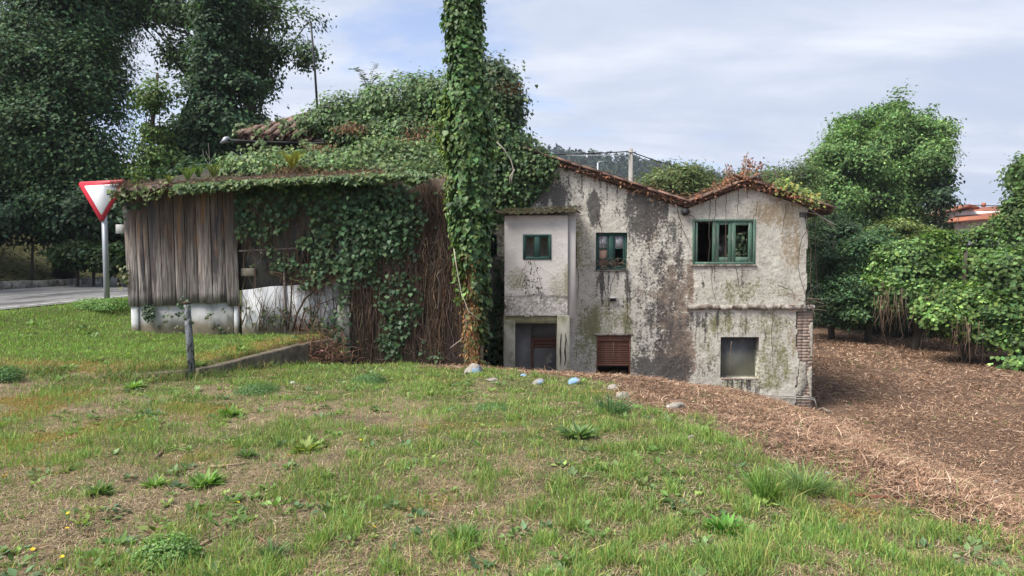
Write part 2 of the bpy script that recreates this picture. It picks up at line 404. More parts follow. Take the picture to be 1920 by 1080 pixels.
def strip(xl, xr, y0, y1, z, step=1.0):
    ys = np.arange(y0, y1 + 1e-6, step); L = np.array([(xl(y), y, z) for y in ys]); Rr = np.array([(xr(y), y, z) for y in ys]); n = len(ys)
    i = np.arange(n - 1); return np.concatenate([L, Rr]), [np.stack([i, i + n, i + n + 1, i + 1], 1)]
m_asph = m_rough('worn_asphalt', (0.21, 0.205, 0.20), (0.12, 0.118, 0.115), 2.2, 0.9, 0.4, 0.004, (1, 0.3, 1), (0.075, 0.074, 0.073), 0.7, .53, .57)
m_line = m_rough('worn_white_line', (0.55, 0.55, 0.53), (0.34, 0.34, 0.32), 8.0, 0.7, 0.1, .004, (1, .5, 1), (0.19, 0.185, 0.18), 5, .50, .58)
m_kerb = m_rough('mossy_concrete', (0.30, 0.29, 0.27), (0.17, 0.165, 0.15), 5.0, 0.95, 0.6, 0.02, (1, 1, 1), (0.07, 0.075, 0.05), 3.0, 0.5, 0.62)
link('road', mesh_np('road', *strip(ROAD_L, lambda y: ROAD_R(y) - .02, -30, 90, 0.674)), m_asph, kind='structure')
link('road_edge_line', mesh_np('road_edge_line', *strip(lambda y: ROAD_R(y) - .42, lambda y: ROAD_R(y) - .30, -30, 90, 0.680)), m_line, kind='structure')
link('road_centre_line', mesh_np('road_centre_line', *strip(lambda y: ROAD_R(y) - 3.3, lambda y: ROAD_R(y) - 3.18, -30, 90, 0.680)), m_line, kind='structure')
kb = MB()
ys = np.arange(-30, 91, 1.5)
for a, b in zip(ys[:-1], ys[1:]):
    xa, xb = ROAD_L(a), ROAD_L(b); h = 0.27 + 0.02 * math.sin(a * 3.1)
    kb.add([(xa - .3, a, .5), (xa, a, .5), (xa, a, .65 + h), (xa - .3, a, .65 + h), (xb - .3, b - .02, .5), (xb, b - .02, .5), (xb, b - .02, .65 + h), (xb - .3, b - .02, .65 + h)],
           [(0, 1, 2, 3), (7, 6, 5, 4), (1, 5, 6, 2), (2, 6, 7, 3), (3, 7, 4, 0)])
kb.build('road_kerb', m_kerb, kind='structure')

def ground_at(px, py):
    """where the line of sight through a photo pixel meets the ground"""
    Y = np.arange(2.5, 45, 0.04); P = np.array([at(px, py, q) for q in Y]); below = np.nonzero(P[:, 2] < gz(P[:, 0], P[:, 1]))[0]
    q = P[below[0]] if len(below) else P[-1]
    return np.array((q[0], q[1], float(gz(np.array([q[0]]), np.array([q[1]]))[0])))
# ------------------------------------------------------------------ far hill with its wood
hx = np.linspace(-420, 620, 105); hy = np.linspace(300, 900, 61)
HX, HY = np.meshgrid(hx, hy)
def hill_z(x, y):
    ridge = np.interp(x, [-420, -100, 15, 60, 90, 160, 300, 620], [40, 60, 63, 58, 54, 40, 26, 20])
    t = sstep(300, 450, y) * (1 - 0.35 * sstep(520, 900, y))
    return 1.0 + ridge * t + 3.0 * (fbm(x * .02, y * .02, 3, 71) - .5) * t
m_hill = m_rough('wooded_slope', (0.035, 0.055, 0.025), (0.06, 0.075, 0.035), 0.05, 0.95, 0.0)
i = (np.arange(60)[:, None] * 105 + np.arange(104)[None, :]).ravel()
link('hill', mesh_np('hill', np.stack([HX, HY, hill_z(HX, HY) - 0.5], -1).reshape(-1, 3), [np.stack([i, i + 1, i + 106, i + 105], 1)], None, True), m_hill, kind='structure')
M_LEAF = m_leaf('leaf', 0.30, 0.6, 0.18)
M_FAR = m_leaf('far_leaf', 0.15, 0.7, 0.15)
def far_wood():
    n = 2600; x = rng.uniform(-60, 190, n); y = rng.uniform(330, 470, n); z = hill_z(x, y)
    V, Fq, C = [], [], []; k = 0
    for a, b, c in zip(x, y, z):
        con = rng.random() < (0.85 if b > 425 else 0.45); h = rng.uniform(8, 14) * (1 if con else 0.62); r = h * (0.20 if con else 0.42)
        base = np.array((0.026, 0.045, 0.032) if con else (0.05, 0.075, 0.028)) * math.exp(rng.normal(0, .25))
        m = 34
        t = rng.random(m) ** (0.8 if con else 1.0); an = rng.random(m) * 6.283
        rr = r * ((1 - t) ** 0.8 if con else np.sqrt(np.maximum(1 - (2 * t - 1) ** 2, 0))) * rng.uniform(.55, 1.1, m)
        P = np.stack([a + rr * np.cos(an), b + rr * np.sin(an), c + h * (0.08 + 0.92 * t)], 1)
        V.append(P); C.append(np.tile(base, (m, 1)) * np.exp(rng.normal(0, .22, (m, 1))))
    P = np.concatenate(V); C = np.concatenate(C); n = len(P)
    T = rand_dirs(n) * .8 + (0, 0, -.6); N = rand_dirs(n) + (0, -.8, .5)
    return leaf_mesh('far_wood', P, T, N, rng.uniform(1.6, 3.0, n), LEAF, C)
o = link('far_wood', far_wood(), M_FAR, kind='stuff')
o['label'] = 'dark conifer wood covering the distant hill'

# ------------------------------------------------------------------ trees
M_DARKBARK = m_rough('dark_bark', (0.035, 0.032, 0.026), (0.02, 0.018, 0.016), 6, .95, .8, .02, (3, 3, .6))  # darker bark for the large trees across the road
M_BARK = m_rough('bark', (0.10, 0.085, 0.065), (0.05, 0.042, 0.034), 6, 0.95, 0.8, 0.02, (3, 3, .6), (0.06, 0.075, 0.035), 2.0, .55, .7)
def crown(blobs, n_clumps, per, size, base, tmpl=LEAF, spread=0.42, shell=(0.62, 1.02), var=.3, alt=None, p_alt=0., droop=0.3, up=0.6, flat=.6, hue=.12, cvar=.22):
    """leaf clumps through the volume of a set of ellipsoids (cx, cy, cz, rx, ry, rz)"""
    B = np.asarray(blobs, float); vol = (B[:, 3] * B[:, 4] + B[:, 3] * B[:, 5] + B[:, 4] * B[:, 5]); w = vol / vol.sum()
    k = rng.choice(len(B), n_clumps, p=w); d = rand_dirs(n_clumps); r = rng.uniform(shell[0], shell[1], n_clumps)
    C = B[k, :3] + d * r[:, None] * B[k, 3:6]
    # let neighbouring clumps group and leave gaps
    nz = fbm(C[:, 0] * .9 + C[:, 1] * .35, C[:, 2] * .9, 3, int(rng.integers(1, 9999)))
    keep = nz > np.quantile(nz, 0.22); C, d = C[keep], d[keep]; m = len(C)
    P = np.repeat(C, per, 0) + rng.normal(size=(m * per, 3)) * spread * np.array((1, 1, flat)); D = np.repeat(d, per, 0)
    n = len(P)
    N = D * 1.0 + (0, 0, up) + rand_dirs(n) * .55; T = D * .5 + (0, 0, -droop) + rand_dirs(n) * .8
    tone = np.repeat(np.exp(rng.normal(0, cvar, (m, 1))), per, 0)
    return (P, T, N, size * rng.uniform(.65, 1.25, n), tmpl, tint(n, base, var, hue, alt, p_alt) * tone), C
def limbs(mb, base, top, C, n, r0, r1):
    base, top = np.asarray(base, float), np.asarray(top, float)
    t = np.linspace(0, 1, 9)[:, None]; wob = rng.normal(0, .06, (9, 3)) * np.linalg.norm(top - base) * .12; wob[0] = 0
    tr = base + (top - base) * t + wob
    mb.tube(tr, r0 + (r1 - r0) * t[:, 0], 8)
    for q in rng.choice(len(C), min(n, len(C)), replace=False):
        e = C[q]; s = tr[int(np.clip(2 + 6 * rng.random() ** .8, 2, 7))]
        mid = (s + e) / 2 + rng.normal(0, .15, 3) + (0, 0, .12 * np.linalg.norm(e - s))
        pts = np.array([s, s * .6 + mid * .4, mid, mid * .4 + e * .6, e]); L = np.linalg.norm(e - s)
        mb.tube(pts, np.linspace(r1 * .55, .012, 5) if L < 6 else np.linspace(r1 * .8, .02, 5), 5)
def tree(name, label, cat, base, top, blobs, n_clumps, per, size, colr, group=None, r0=.25, r1=.08, nl=14, bark=None, mat=None, twigs=0, **kw):
    base = np.asarray(base, float)
    t = thing(name, label, cat, base, group)
    args, C = crown(blobs, n_clumps, per, size, colr, **kw)
    link('crown', leaf_mesh('crown', *args), mat or M_LEAF, t, 'stuff')
    mb = MB(); limbs(mb, base, top, C, nl, r0, r1); mb.build('trunk', bark or M_BARK, t, True)
    return t
def blob(px, py, rx, ry, Y, ry_m=None):
    """ellipsoid seen at photo pixel (px, py) with pixel radii, at depth Y"""
    c = at(px, py, Y); k = Y / F
    return (c[0], Y, c[2], rx * k, (ry_m if ry_m else (rx + ry) * .5 * k), ry * k)
def billow(blobs, n, k0=.30, k1=.48):
    """break big ellipsoids into many small rounded lobes set into their surface"""
    B = np.asarray(blobs, float); w = B[:, 3] * B[:, 5]; k = rng.choice(len(B), n, p=w / w.sum()); d = rand_dirs(n); r = rng.uniform(k0, k1, n)
    C = B[k, :3] + d * B[k, 3:6] * (1 - r * .75)[:, None]; return [tuple(c) + tuple(q) for c, q in zip(C, B[k, 3:6] * r[:, None])]
def gpt(x, y, dz=0.0): return np.array((x, y, float(gz(np.array([x]), np.array([y]))[0]) + dz))
def bl(px, Y): return gpt(at(px, 500, Y)[0], Y, -0.15)

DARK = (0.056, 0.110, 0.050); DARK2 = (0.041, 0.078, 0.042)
# left: the big dark trees on the bank across the road
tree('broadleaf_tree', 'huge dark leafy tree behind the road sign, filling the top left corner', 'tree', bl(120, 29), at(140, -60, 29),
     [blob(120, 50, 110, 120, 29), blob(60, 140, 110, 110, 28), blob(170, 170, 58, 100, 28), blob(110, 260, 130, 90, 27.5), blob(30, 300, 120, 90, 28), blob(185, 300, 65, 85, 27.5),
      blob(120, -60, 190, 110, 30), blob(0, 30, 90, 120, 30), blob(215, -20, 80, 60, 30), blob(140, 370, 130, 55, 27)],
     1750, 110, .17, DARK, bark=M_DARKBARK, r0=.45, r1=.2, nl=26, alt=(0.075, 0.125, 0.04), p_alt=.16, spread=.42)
tree('ivy_clad_tree', 'tall tree with a dark ivy-wrapped trunk and loose crown beside the tiled roof', 'tree', bl(395, 27), at(420, -40, 27),
     [blob(414, -10, 34, 60, 26.9), blob(410, 60, 34, 60, 26.9), blob(405, 130, 36, 55, 26.9), blob(390, 195, 52, 60, 27), blob(375, 265, 62, 55, 27), blob(420, 225, 55, 55, 26.8), blob(350, 310, 60, 40, 27),
      blob(460, 170, 30, 30, 26.5), blob(440, 290, 40, 30, 27)],
     1050, 62, .19, DARK2, bark=M_DARKBARK, r0=.36, r1=.2, nl=14, spread=.26, shell=(.3, 1.0), alt=DARK, p_alt=.4)
tree('broadleaf_tree', 'airy tree with pale green leaves spreading over the roof mast', 'tree', bl(450, 29), at(470, -60, 29),
     [blob(260, 10, 50, 30, 30), blob(500, 40, 70, 50, 29), blob(470, 90, 60, 45, 29), blob(540, 90, 50, 40, 28.5), blob(570, 40, 34, 34, 28.5), blob(580, 105, 16, 26, 28.3), blob(440, 10, 90, 50, 29.5), blob(480, 150, 36, 34, 29), blob(472, 225, 30, 30, 29),
      blob(335, 20, 50, 40, 29.5), blob(335, 100, 22, 40, 29.5)],
     560, 44, .18, (0.068, 0.118, 0.042), r0=.22, r1=.1, nl=46, spread=.34, shell=(.2, 1.05), alt=(0.035, 0.06, 0.035), p_alt=.35)
tree('young_tree', 'slender light green tree between the two dark trunks', 'tree', bl(288, 25), at(290, 130, 25),
     [blob(290, 180, 26, 36, 25), blob(285, 240, 34, 40, 25), blob(300, 290, 34, 40, 25), blob(278, 330, 28, 30, 25)],
     140, 34, .16, (0.085, 0.14, 0.038), r0=.13, r1=.05, nl=16, spread=.24, shell=(.2, 1.05))
for k, (px, py, rx, ry, Y, c, lb) in enumerate([
        (60, 395, 110, 62, 27, DARK2, 'dark shrub spilling down the bank at the far left'),
        (175, 400, 80, 58, 26, DARK2, 'dark shrub on the bank behind the sign post'),
        (145, 474, 20, 12, 25, (0.032, 0.06, 0.024), 'small green shrub low on the bank left of the sign post'),
        (222, 482, 20, 13, 25, (0.036, 0.066, 0.025), 'small green shrub low on the bank between sign post and shed'),
        (255, 395, 70, 55, 27, DARK2, 'dark shrub behind the left end of the plank shed'),
        (390, 340, 80, 45, 24, DARK2, 'dark shrub showing over the shed roof')]):
    tree('shrub', lb, 'shrub', bl(px, Y), at(px, py, Y), [blob(px, py, rx, ry, Y), blob(px - rx * .4, py + ry * .4, rx * .6, ry * .6, Y - .3), blob(px + rx * .5, py + ry * .2, rx * .5, ry * .6, Y - .3)],
         330, 48, .2, c, r0=.06, r1=.03, nl=8, spread=.25, shell=(.3, 1.0))
# unseen trees added left of the view, carrying on the row to shade the bank
for x_, y_, lb in [(-23.5, 17.0, 'dark leafy tree of the roadside row, unseen beyond the left edge, shading the bank'), (-27.0, 23.0, 'dark leafy tree of the roadside row, unseen on the upper bank, shading it')]:
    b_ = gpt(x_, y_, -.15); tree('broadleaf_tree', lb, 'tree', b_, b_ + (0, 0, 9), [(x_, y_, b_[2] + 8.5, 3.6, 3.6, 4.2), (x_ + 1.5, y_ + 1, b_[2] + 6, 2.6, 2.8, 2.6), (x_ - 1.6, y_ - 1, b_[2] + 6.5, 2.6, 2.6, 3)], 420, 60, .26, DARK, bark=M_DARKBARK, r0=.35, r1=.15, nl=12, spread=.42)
# wood closing the view behind the left trees
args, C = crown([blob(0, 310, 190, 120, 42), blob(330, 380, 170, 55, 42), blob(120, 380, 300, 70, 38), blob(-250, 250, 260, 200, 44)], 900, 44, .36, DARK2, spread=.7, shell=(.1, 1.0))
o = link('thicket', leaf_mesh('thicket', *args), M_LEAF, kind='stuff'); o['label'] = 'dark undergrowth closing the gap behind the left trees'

# behind the house roof and to the right
OLIVE = (0.115, 0.15, 0.058)
tree('bushy_tree', 'olive green bushy tree just right of the utility pole', 'tree', bl(1270, 27), at(1270, 330, 27),
     [blob(1265, 345, 55, 38, 27), blob(1300, 330, 34, 34, 27), blob(1235, 360, 40, 26, 27), blob(1330, 365, 40, 30, 27), blob(1290, 400, 80, 30, 27)],
     330, 50, .20, OLIVE, tmpl=NARROW, r0=.12, r1=.05, nl=22, spread=.28, shell=(.3, 1.08), droop=-.5)
tree('bushy_tree', 'grey-green bushy tree behind the brown creeper on the gable', 'tree', bl(1440, 29), at(1440, 320, 29),
     [blob(1380, 350, 40, 30, 29), blob(1440, 335, 60, 34, 29), blob(1490, 345, 45, 40, 29), blob(1450, 390, 90, 40, 29)],
     360, 50, .2, (0.085, 0.125, 0.055), tmpl=NARROW, r0=.12, r1=.05, nl=24, spread=.3, shell=(.3, 1.08), droop=-.5, alt=OLIVE, p_alt=.3)
tree('broadleaf_tree', 'large round-topped green tree towering over the hedge on the right', 'tree', bl(1640, 44), at(1650, 240, 44),
     billow([blob(1690, 228, 66, 52, 44), blob(1620, 260, 70, 55, 43.5), blob(1560, 300, 40, 50, 43), blob(1600, 330, 80, 60, 42.5), blob(1690, 310, 75, 70, 43), blob(1735, 250, 40, 50, 44),
      blob(1655, 385, 90, 45, 43), blob(1745, 330, 28, 40, 44.5), blob(1650, 205, 40, 30, 44), blob(1575, 385, 60, 50, 42), blob(1640, 430, 80, 40, 42), blob(1560, 325, 38, 50, 43)], 170),
     2000, 80, .20, (0.15, 0.25, 0.085), r0=.5, r1=.2, nl=24, spread=.32, shell=(.55, 1.0), flat=.7, alt=(0.085, 0.15, 0.055), p_alt=.25, cvar=.16, up=.5)
tree('broadleaf_tree', 'thin feathery tree at the shaded right side of the large round tree', 'tree', bl(1755, 41), at(1755, 380, 41),
     [blob(1762, 370, 22, 40, 41), blob(1750, 420, 26, 20, 41), blob(1772, 340, 14, 26, 41)], 90, 22, .26, (0.04, 0.07, 0.035), r0=.1, r1=.04, nl=18, spread=.3, shell=(.2, 1.1))
tree('broadleaf_tree', 'green tree leaning into the picture above the orange roof at the right edge', 'tree', bl(1960, 30), at(1950, 330, 30),
     [blob(1925, 390, 34, 40, 30), blob(1960, 340, 50, 50, 30), blob(1905, 330, 8, 26, 30), blob(1925, 310, 16, 16, 30), blob(1960, 440, 80, 50, 30), blob(1890, 425, 22, 20, 30)],
     360, 56, .2, (0.10, 0.165, 0.055), r0=.2, r1=.08, nl=18, spread=.28, shell=(.4, 1.05))
HG = (0.125, 0.205, 0.065)
HEDGE = [
    ('bushy_tree', 'dark fine-leaved bush standing against the right corner of the house', 1562, 30.5, [(1555, 450, 48, 60), (1560, 540, 50, 80), (1600, 500, 45, 70)], (0.065, 0.105, 0.055), NARROW, .19, 420),
    ('bushy_tree', 'mid green bush left of the pale round bush', 1630, 29.5, [(1620, 500, 60, 60), (1650, 470, 45, 40), (1600, 560, 50, 50)], (0.085, 0.155, 0.065), LEAF, .16, 420),
    ('bushy_tree', 'pale yellow-green rounded bush below the large tree', 1685, 33, [(1690, 445, 60, 30), (1650, 455, 30, 26), (1720, 470, 45, 30)], (0.16, 0.20, 0.065), NARROW, .22, 330),
    ('fig_tree', 'broad-leaved green tree in the middle of the hedge', 1720, 27, [(1720, 500, 70, 45), (1690, 550, 60, 40), (1760, 545, 60, 45)], HG, FIG, .13, 430),
    ('fig_tree', 'bright broad-leaved tree under the orange roofed house', 1810, 25.5, [(1800, 468, 66, 42), (1835, 452, 52, 30), (1850, 500, 70, 45), (1790, 530, 70, 40)], (0.13, 0.21, 0.06), FIG, .135, 450),
    ('fig_tree', 'low spreading broad-leaved tree with bright leafy tiers over the dark trunks', 1815, 24, [(1800, 585, 70, 28), (1850, 570, 60, 34), (1760, 600, 50, 26), (1830, 620, 55, 22)], (0.135, 0.22, 0.06), FIG, .13, 420),
    ('fig_tree', 'broad-leaved tree at the far right edge of the hedge', 1915, 23, [(1900, 520, 60, 50), (1910, 600, 50, 50), (1930, 660, 50, 40)], HG, FIG, .135, 440)]
for nm, lb, px, Y, bs, c, tm, sz, nc in HEDGE:
    tree(nm, lb, 'tree', bl(px, Y), at(px, bs[0][1], Y), billow([blob(x, y, a, b, Y + .012 * (560 - y)) for x, y, a, b in bs], 44, .30, .5), nc, 105, sz, c, tmpl=tm, r0=.16, r1=.07, nl=12,
         spread=.26, shell=(.45, 1.05), flat=.45, alt=(c[0] * .6, c[1] * .65, c[2] * .8), p_alt=.3, cvar=.28)
args, C = crown([blob(1600, 570, 110, 90, 36), blob(1720, 600, 120, 80, 33), blob(1830, 610, 120, 80, 31), blob(1950, 600, 130, 100, 29), blob(1500, 520, 120, 110, 38), blob(1420, 440, 130, 70, 42), blob(1960, 480, 120, 60, 40)], 1300, 44, .3, (0.036, 0.06, 0.032), spread=.5, shell=(.1, 1.0))
o = link('thicket', leaf_mesh('thicket', *args), M_LEAF, kind='stuff'); o['label'] = 'dark thicket behind the trunks of the hedge'
# ragged dead creeper hanging under the hedge
M_DRY = m_leaf('dry_leaf', 0.1, 0.8, 0.1)
for px, py, h, Y, lb in [(1670, 575, 75, 25.5, 'dead brown creeper hanging between the hedge trunks, leftmost of the three'),
                         (1752, 600, 70, 24, 'dead brown creeper hanging in the middle of the hedge'),
                         (1815, 625, 80, 22.6, 'dead brown creeper round the rightmost hedge trunk')]:
    mb = MB(); t = thing('dead_creeper', lb, 'dead creeper', bl(px, Y))
    for k in range(42):
        x = px + rng.normal(0, 16); y0 = py - 20 + rng.normal(0, 14); L = h * rng.uniform(.4, 1.2); d = Y + rng.normal(0, .25)
        pts = [at(x, y0, d), at(x + rng.normal(0, 4), y0 + L * .35, d), at(x + rng.normal(0, 6), y0 + L * .7, d), at(x + rng.normal(0, 5), y0 + L, d)]
        mb.tube(pts, [.012, .010, .008, .005], 3, tint(1, (0.12, 0.085, 0.06), .3)[0])
    mb.build('stems', M_DRY, t, kind='stuff')

# ------------------------------------------------------------------ far house
M_WHITE = m_rough('white_render', (0.72, 0.71, 0.69), (0.60, 0.59, 0.57), 2, 0.9, 0.1)
M_ORANGE = m_rough('orange_tiles', (0.36, 0.13, 0.07), (0.27, 0.10, 0.06), 3.0, 0.85, 0.3, .03, (1, 1, 1), (0.22, 0.12, 0.09), 1.2)
M_DARK = m_rough('dark_timber', (0.05, 0.04, 0.035), (0.03, 0.026, 0.024), 4, 0.9, 0.2)  # plain dark colour for the far window and pillar cracks
fb = gpt(at(1820, 430, 62)[0], 66, -0.3)
fh = thing('far_house', 'white house with orange tiled roofs showing above the hedge', 'house', fb)
def A(px, py, Y): return tuple(at(px, py, Y))
def pt(px, py, Y, zz=None):
    q = at(px, py, Y); return (q[0], Y, q[2] if zz is None else zz)
mb = MB(); x0 = at(1757, 400, 62)[0]; x1 = at(1800, 400, 62)[0]; x2 = at(1900, 400, 62)[0]
zt = at(0, 392, 62)[2]
mb.box((x0, 62, -1), (x2, 74, zt - .2)); mb.hexa([(at(1770, 410, 62)[0], at(0, 408, 62)[2]), (at(1826, 410, 62)[0], at(0, 408, 62)[2]), (at(1824, 400, 62)[0], at(0, 390, 62)[2])], 61.9, 73)
mb.build('wall', M_WHITE, fh)
mb = MB()   # upper gabled roof: near verge rising to the ridge
r1a, r1b, r1c = at(1748, 407, 61.4), at(1816, 384, 61.4), at(1834, 388, 61.4)
mb.hexa([(r1a[0], r1a[2]), (r1b[0], r1b[2] - .22), (r1c[0], r1c[2] - .2), (r1c[0], r1c[2]), (r1b[0], r1b[2] + .05), (r1a[0], r1a[2] + .22)], 61.2, 75)
mb.build('roof', M_ORANGE, fh)
mb = MB(); q = [at(1768, 415, 60.5), at(1830, 410.5, 60.5), at(1900, 405, 60.5), at(1893, 384, 64), at(1830, 390, 64)]
q = [np.array(a) for a in q]; mb.add(q + [a - (0, 0, .18) for a in q], [(0, 1, 2, 3, 4), (9, 8, 7, 6, 5), (0, 5, 6, 1), (1, 6, 7, 2), (2, 7, 8, 3), (3, 8, 9, 4), (4, 9, 5, 0)])
mb.build('roof', M_ORANGE, fh)
mb = MB(); c = at(1845, 386, 62.5); mb.box((c[0] - .12, 62.4, c[2] - .1), (c[0] + .12, 62.7, c[2] + .28)); mb.build('vent', M_ORANGE, fh)
mb = MB(); c = at(1779, 425, 61.9); mb.box((c[0] - .3, 61.85, c[2] - .5), (c[0] + .45, 61.95, c[2] + .45)); mb.build('window', M_DARK, fh)

# ------------------------------------------------------------------ utility poles and cables
M_CONC = m_rough('grey_pole', (0.34, 0.32, 0.29), (0.22, 0.205, 0.19), 8, 0.9, 0.3, .01, (1, 1, .15))
M_BLACK = m_rough('black_rubber', (0.03, 0.03, 0.032), (0.02, 0.02, 0.022), 8, 0.6, 0.0)
M_STEEL = m_rough('galvanised_steel', (0.42, 0.44, 0.47), (0.33, 0.35, 0.38), 6, 0.5, 0.1, .002, (1, 1, .3), metal=.4)
P0 = at(1183, 279, 31); gb = gpt(P0[0], 31, -.3)
up = thing('utility_pole', 'grey wooden utility pole rising behind the house roof', 'utility pole', gb)
mb = MB(); mb.tube([gb, (P0[0], 31, 2), P0], [.15, .12, .095], 10); mb.build('pole', M_CONC, up, True)
for sx in (-1, 1):
    mb = MB(); z = at(0, 287, 31)[2]
    mb.tube([(P0[0], 30.9, z), (P0[0] + sx * .2, 30.9, z + .03), (P0[0] + sx * .24, 30.9, z - .12), (P0[0] + sx * .08, 30.9, z - .16)], .022, 5); mb.build('bracket', M_BLACK, up)
def sag(a, b, s, n=18):
    t = np.linspace(0, 1, n)[:, None]; p = np.asarray(a) * (1 - t) + np.asarray(b) * t; p[:, 2] -= (4 * s * t * (1 - t))[:, 0]; return p
zc = at(1178, 284, 30.9); zd = at(1189, 287, 30.9)
for a, b, r, s, lb in [(zc, at(700, 285, 26), .026, .15, 'thick black cable running left from the utility pole over the ridge'),
                       (zd, at(1520, 345, 45), .026, .55, 'thick black cable sloping down right from the utility pole'),
                       (at(1178, 291, 31), at(900, 286, 34), .010, .05, 'thin grey wire left of the utility pole'),
                       (at(1189, 292, 31), at(1330, 325, 60), .012, .25, 'thin grey wire right of the utility pole'),
                       (at(1640, 372, 40), at(1960, 384, 48), .024, .2, 'cable crossing in front of the far orange roof')]:
    tag(MB().tube(sag(a, b, s), r, 5).build('power_cable', M_BLACK if r > .015 else M_STEEL), lb, 'cable')
P1 = at(1121, 305, 62); g1 = gpt(P1[0], 62, -.3)
t = thing('lamp_post', 'thin pale post far behind the roof ridge', 'post', g1)
mb = MB(); mb.tube([g1, P1], [.12, .08], 8); mb.build('pole', M_STEEL, t, True)
mb = MB(); mb.tube([P1, P1 + (0.2, 0, .1), P1 + (.5, 0, .1)], .05, 6); mb.build('arm', M_STEEL, t, True)
# ------------------------------------------------------------------ the abandoned house
HY = 16.0
def hx_(px, Y=HY): return float(at(px, 490, Y)[0])
def hz_(py, Y=HY): return float(at(960, py, Y)[2])
m_plaster, nt, p, _ = nodes_of('stained_plaster'); g = NT(nt)
att = g.attr('Mask'); sc = nt.nodes.new('ShaderNodeSeparateColor'); nt.links.new(att.outputs['Color'], sc.inputs[0])
v = g.coords('Object'); vs_ = g.coords('Object', (1, 1, .35))
n1, n2, n3 = g.noise(v, 3.0, 7, .7), g.noise(v, 17, 6, .75), g.noise(v, 36, 5, .75); ns = g.noise(vs_, 5, 6, .7)
base = g.mix(g.ramp(n1, .35, .65), (0.67, 0.64, 0.555), (0.51, 0.485, 0.415))
base = g.mix(g.ramp(n2, .48, .72, 0, .8), base, (0.27, 0.255, 0.235))
base = g.mix(g.ramp(n3, .54, .66, 0, .75), base, (0.17, 0.155, 0.135))
def wob_mask(s, lo, hi, k=1.0, nn=None):
    q = g.math('ADD', s, g.math('MULTIPLY', g.math('SUBTRACT', g.math('ADD', g.math('MULTIPLY', n2, .55), g.math('MULTIPLY', nn or ns, .45)), 0.5), k * 1.9)); return g.ramp(q, lo, hi)
tanm = wob_mask(att.outputs['Alpha'], .35, .8, 1.6)
col = g.mix(tanm, base, g.mix(n2, (0.24, 0.18, 0.11), (0.44, 0.36, 0.25)))
moss_shade_m = wob_mask(sc.outputs[1], .30, .85, 1.9)
col = g.mix(g.math('MULTIPLY', moss_shade_m, .85), col, g.mix(n3, (0.085, 0.09, 0.025), (0.28, 0.275, 0.11)))
brm = g.math('MULTIPLY', wob_mask(sc.outputs[2], .48, .80, 2.2, n1), g.ramp(n3, .30, .52, .35, 1.0))
col = g.mix(brm, col, g.mix(g.ramp(n2, .38, .60), (0.075, 0.050, 0.036), (0.33, 0.25, 0.19)))
soot_shade_m = wob_mask(sc.outputs[0], .40, .80, 2.1)
col = g.mix(g.math('MULTIPLY', soot_shade_m, .9), col, g.mix(g.ramp(n3, .4, .7), (0.045, 0.042, 0.042), (0.17, 0.16, 0.15)))
col = g.mix(g.ramp(g.noise(v, 24, 5, .8), .61, .68, 0, .7), col, (0.62, 0.60, 0.55))
g.put(p.inputs['Base Color'], col); p.inputs['Roughness'].default_value = .95; p.inputs['Specular IOR Level'].default_value = .15
g.bump(p, g.math('ADD', g.math('ADD', n3, n2), g.math('MULTIPLY', brm, -.5)), .8, .018)

def wall_grid(x0, x1, z0, z1, step, Y, openings, top=None, keep=None, disp=None, mask=None, depth=.24):
    def lines(a, b, cuts):
        l = list(np.linspace(a, b, int((b - a) / step) + 1))
        for c in cuts:
            l = [q for q in l if abs(q - c) > step * .45] + [c]
        return np.array(sorted(set(l + [a, b])))
    xs = lines(x0, x1, [c for o in openings for c in (o[0], o[1]) if x0 < c < x1]); zs = lines(z0, z1, [c for o in openings for c in (o[2], o[3]) if z0 < c < z1])
    X, Z = np.meshgrid(xs, zs); nz, nx = X.shape
    D = disp(X, Z) if disp else np.zeros_like(X)
    for o in openings:      # flat at the rims of openings
        dx = np.maximum(np.maximum(o[0] - X, X - o[1]), 0); dz = np.maximum(np.maximum(o[2] - Z, Z - o[3]), 0); D = D * sstep(0, .08, np.hypot(dx, dz))
    Mk = mask(X, Z) if mask else np.zeros(X.shape + (4,))
    cx, cz = (X[:-1, :-1] + X[1:, 1:]) / 2, (Z[:-1, :-1] + Z[1:, 1:]) / 2; ok = np.ones(cx.shape, bool)
    for o in openings: ok &= ~((cx > o[0]) & (cx < o[1]) & (cz > o[2]) & (cz < o[3]))
    Zc = Z
    if top is not None:
        ok &= Z[:-1, :-1] < np.minimum(top(X[:-1, :-1]), top(X[1:, 1:])); Zc = np.minimum(Z, top(X))
    if keep is not None: ok &= keep(cx, cz)
    i = (np.arange(nz - 1)[:, None] * nx + np.arange(nx - 1)[None, :])[ok]
    V = np.stack([X, Y - D, Zc], -1).reshape(-1, 3); Mk = Mk.reshape(-1, 4); Fq = [np.stack([i, i + 1, i + nx + 1, i + nx], 1)]
    ex = []
    for o in openings:
        a, b, c, d = o[:4]; dd = o[4] if len(o) > 4 else depth; n = len(V) + len(ex) * 0
        q = [(a, Y, c), (b, Y, c), (b, Y, d), (a, Y, d), (a, Y + dd, c), (b, Y + dd, c), (b, Y + dd, d), (a, Y + dd, d)]
        s = len(V); V = np.concatenate([V, np.array(q)]); Mk = np.concatenate([Mk, np.tile((.45, .55, 0, 0), (8, 1))])  # opening reveals: recess shade put into the stain channels
        ex += [(s, s + 4, s + 5, s + 1), (s + 1, s + 5, s + 6, s + 2), (s + 2, s + 6, s + 7, s + 3), (s + 3, s + 7, s + 4, s)]
    if ex: Fq.append(np.array(ex))
    return V, Fq, Mk
PX = lambda X: 960 + X * F / HY
PZ = lambda Z: 490 - (Z - 1.6) * F / HY
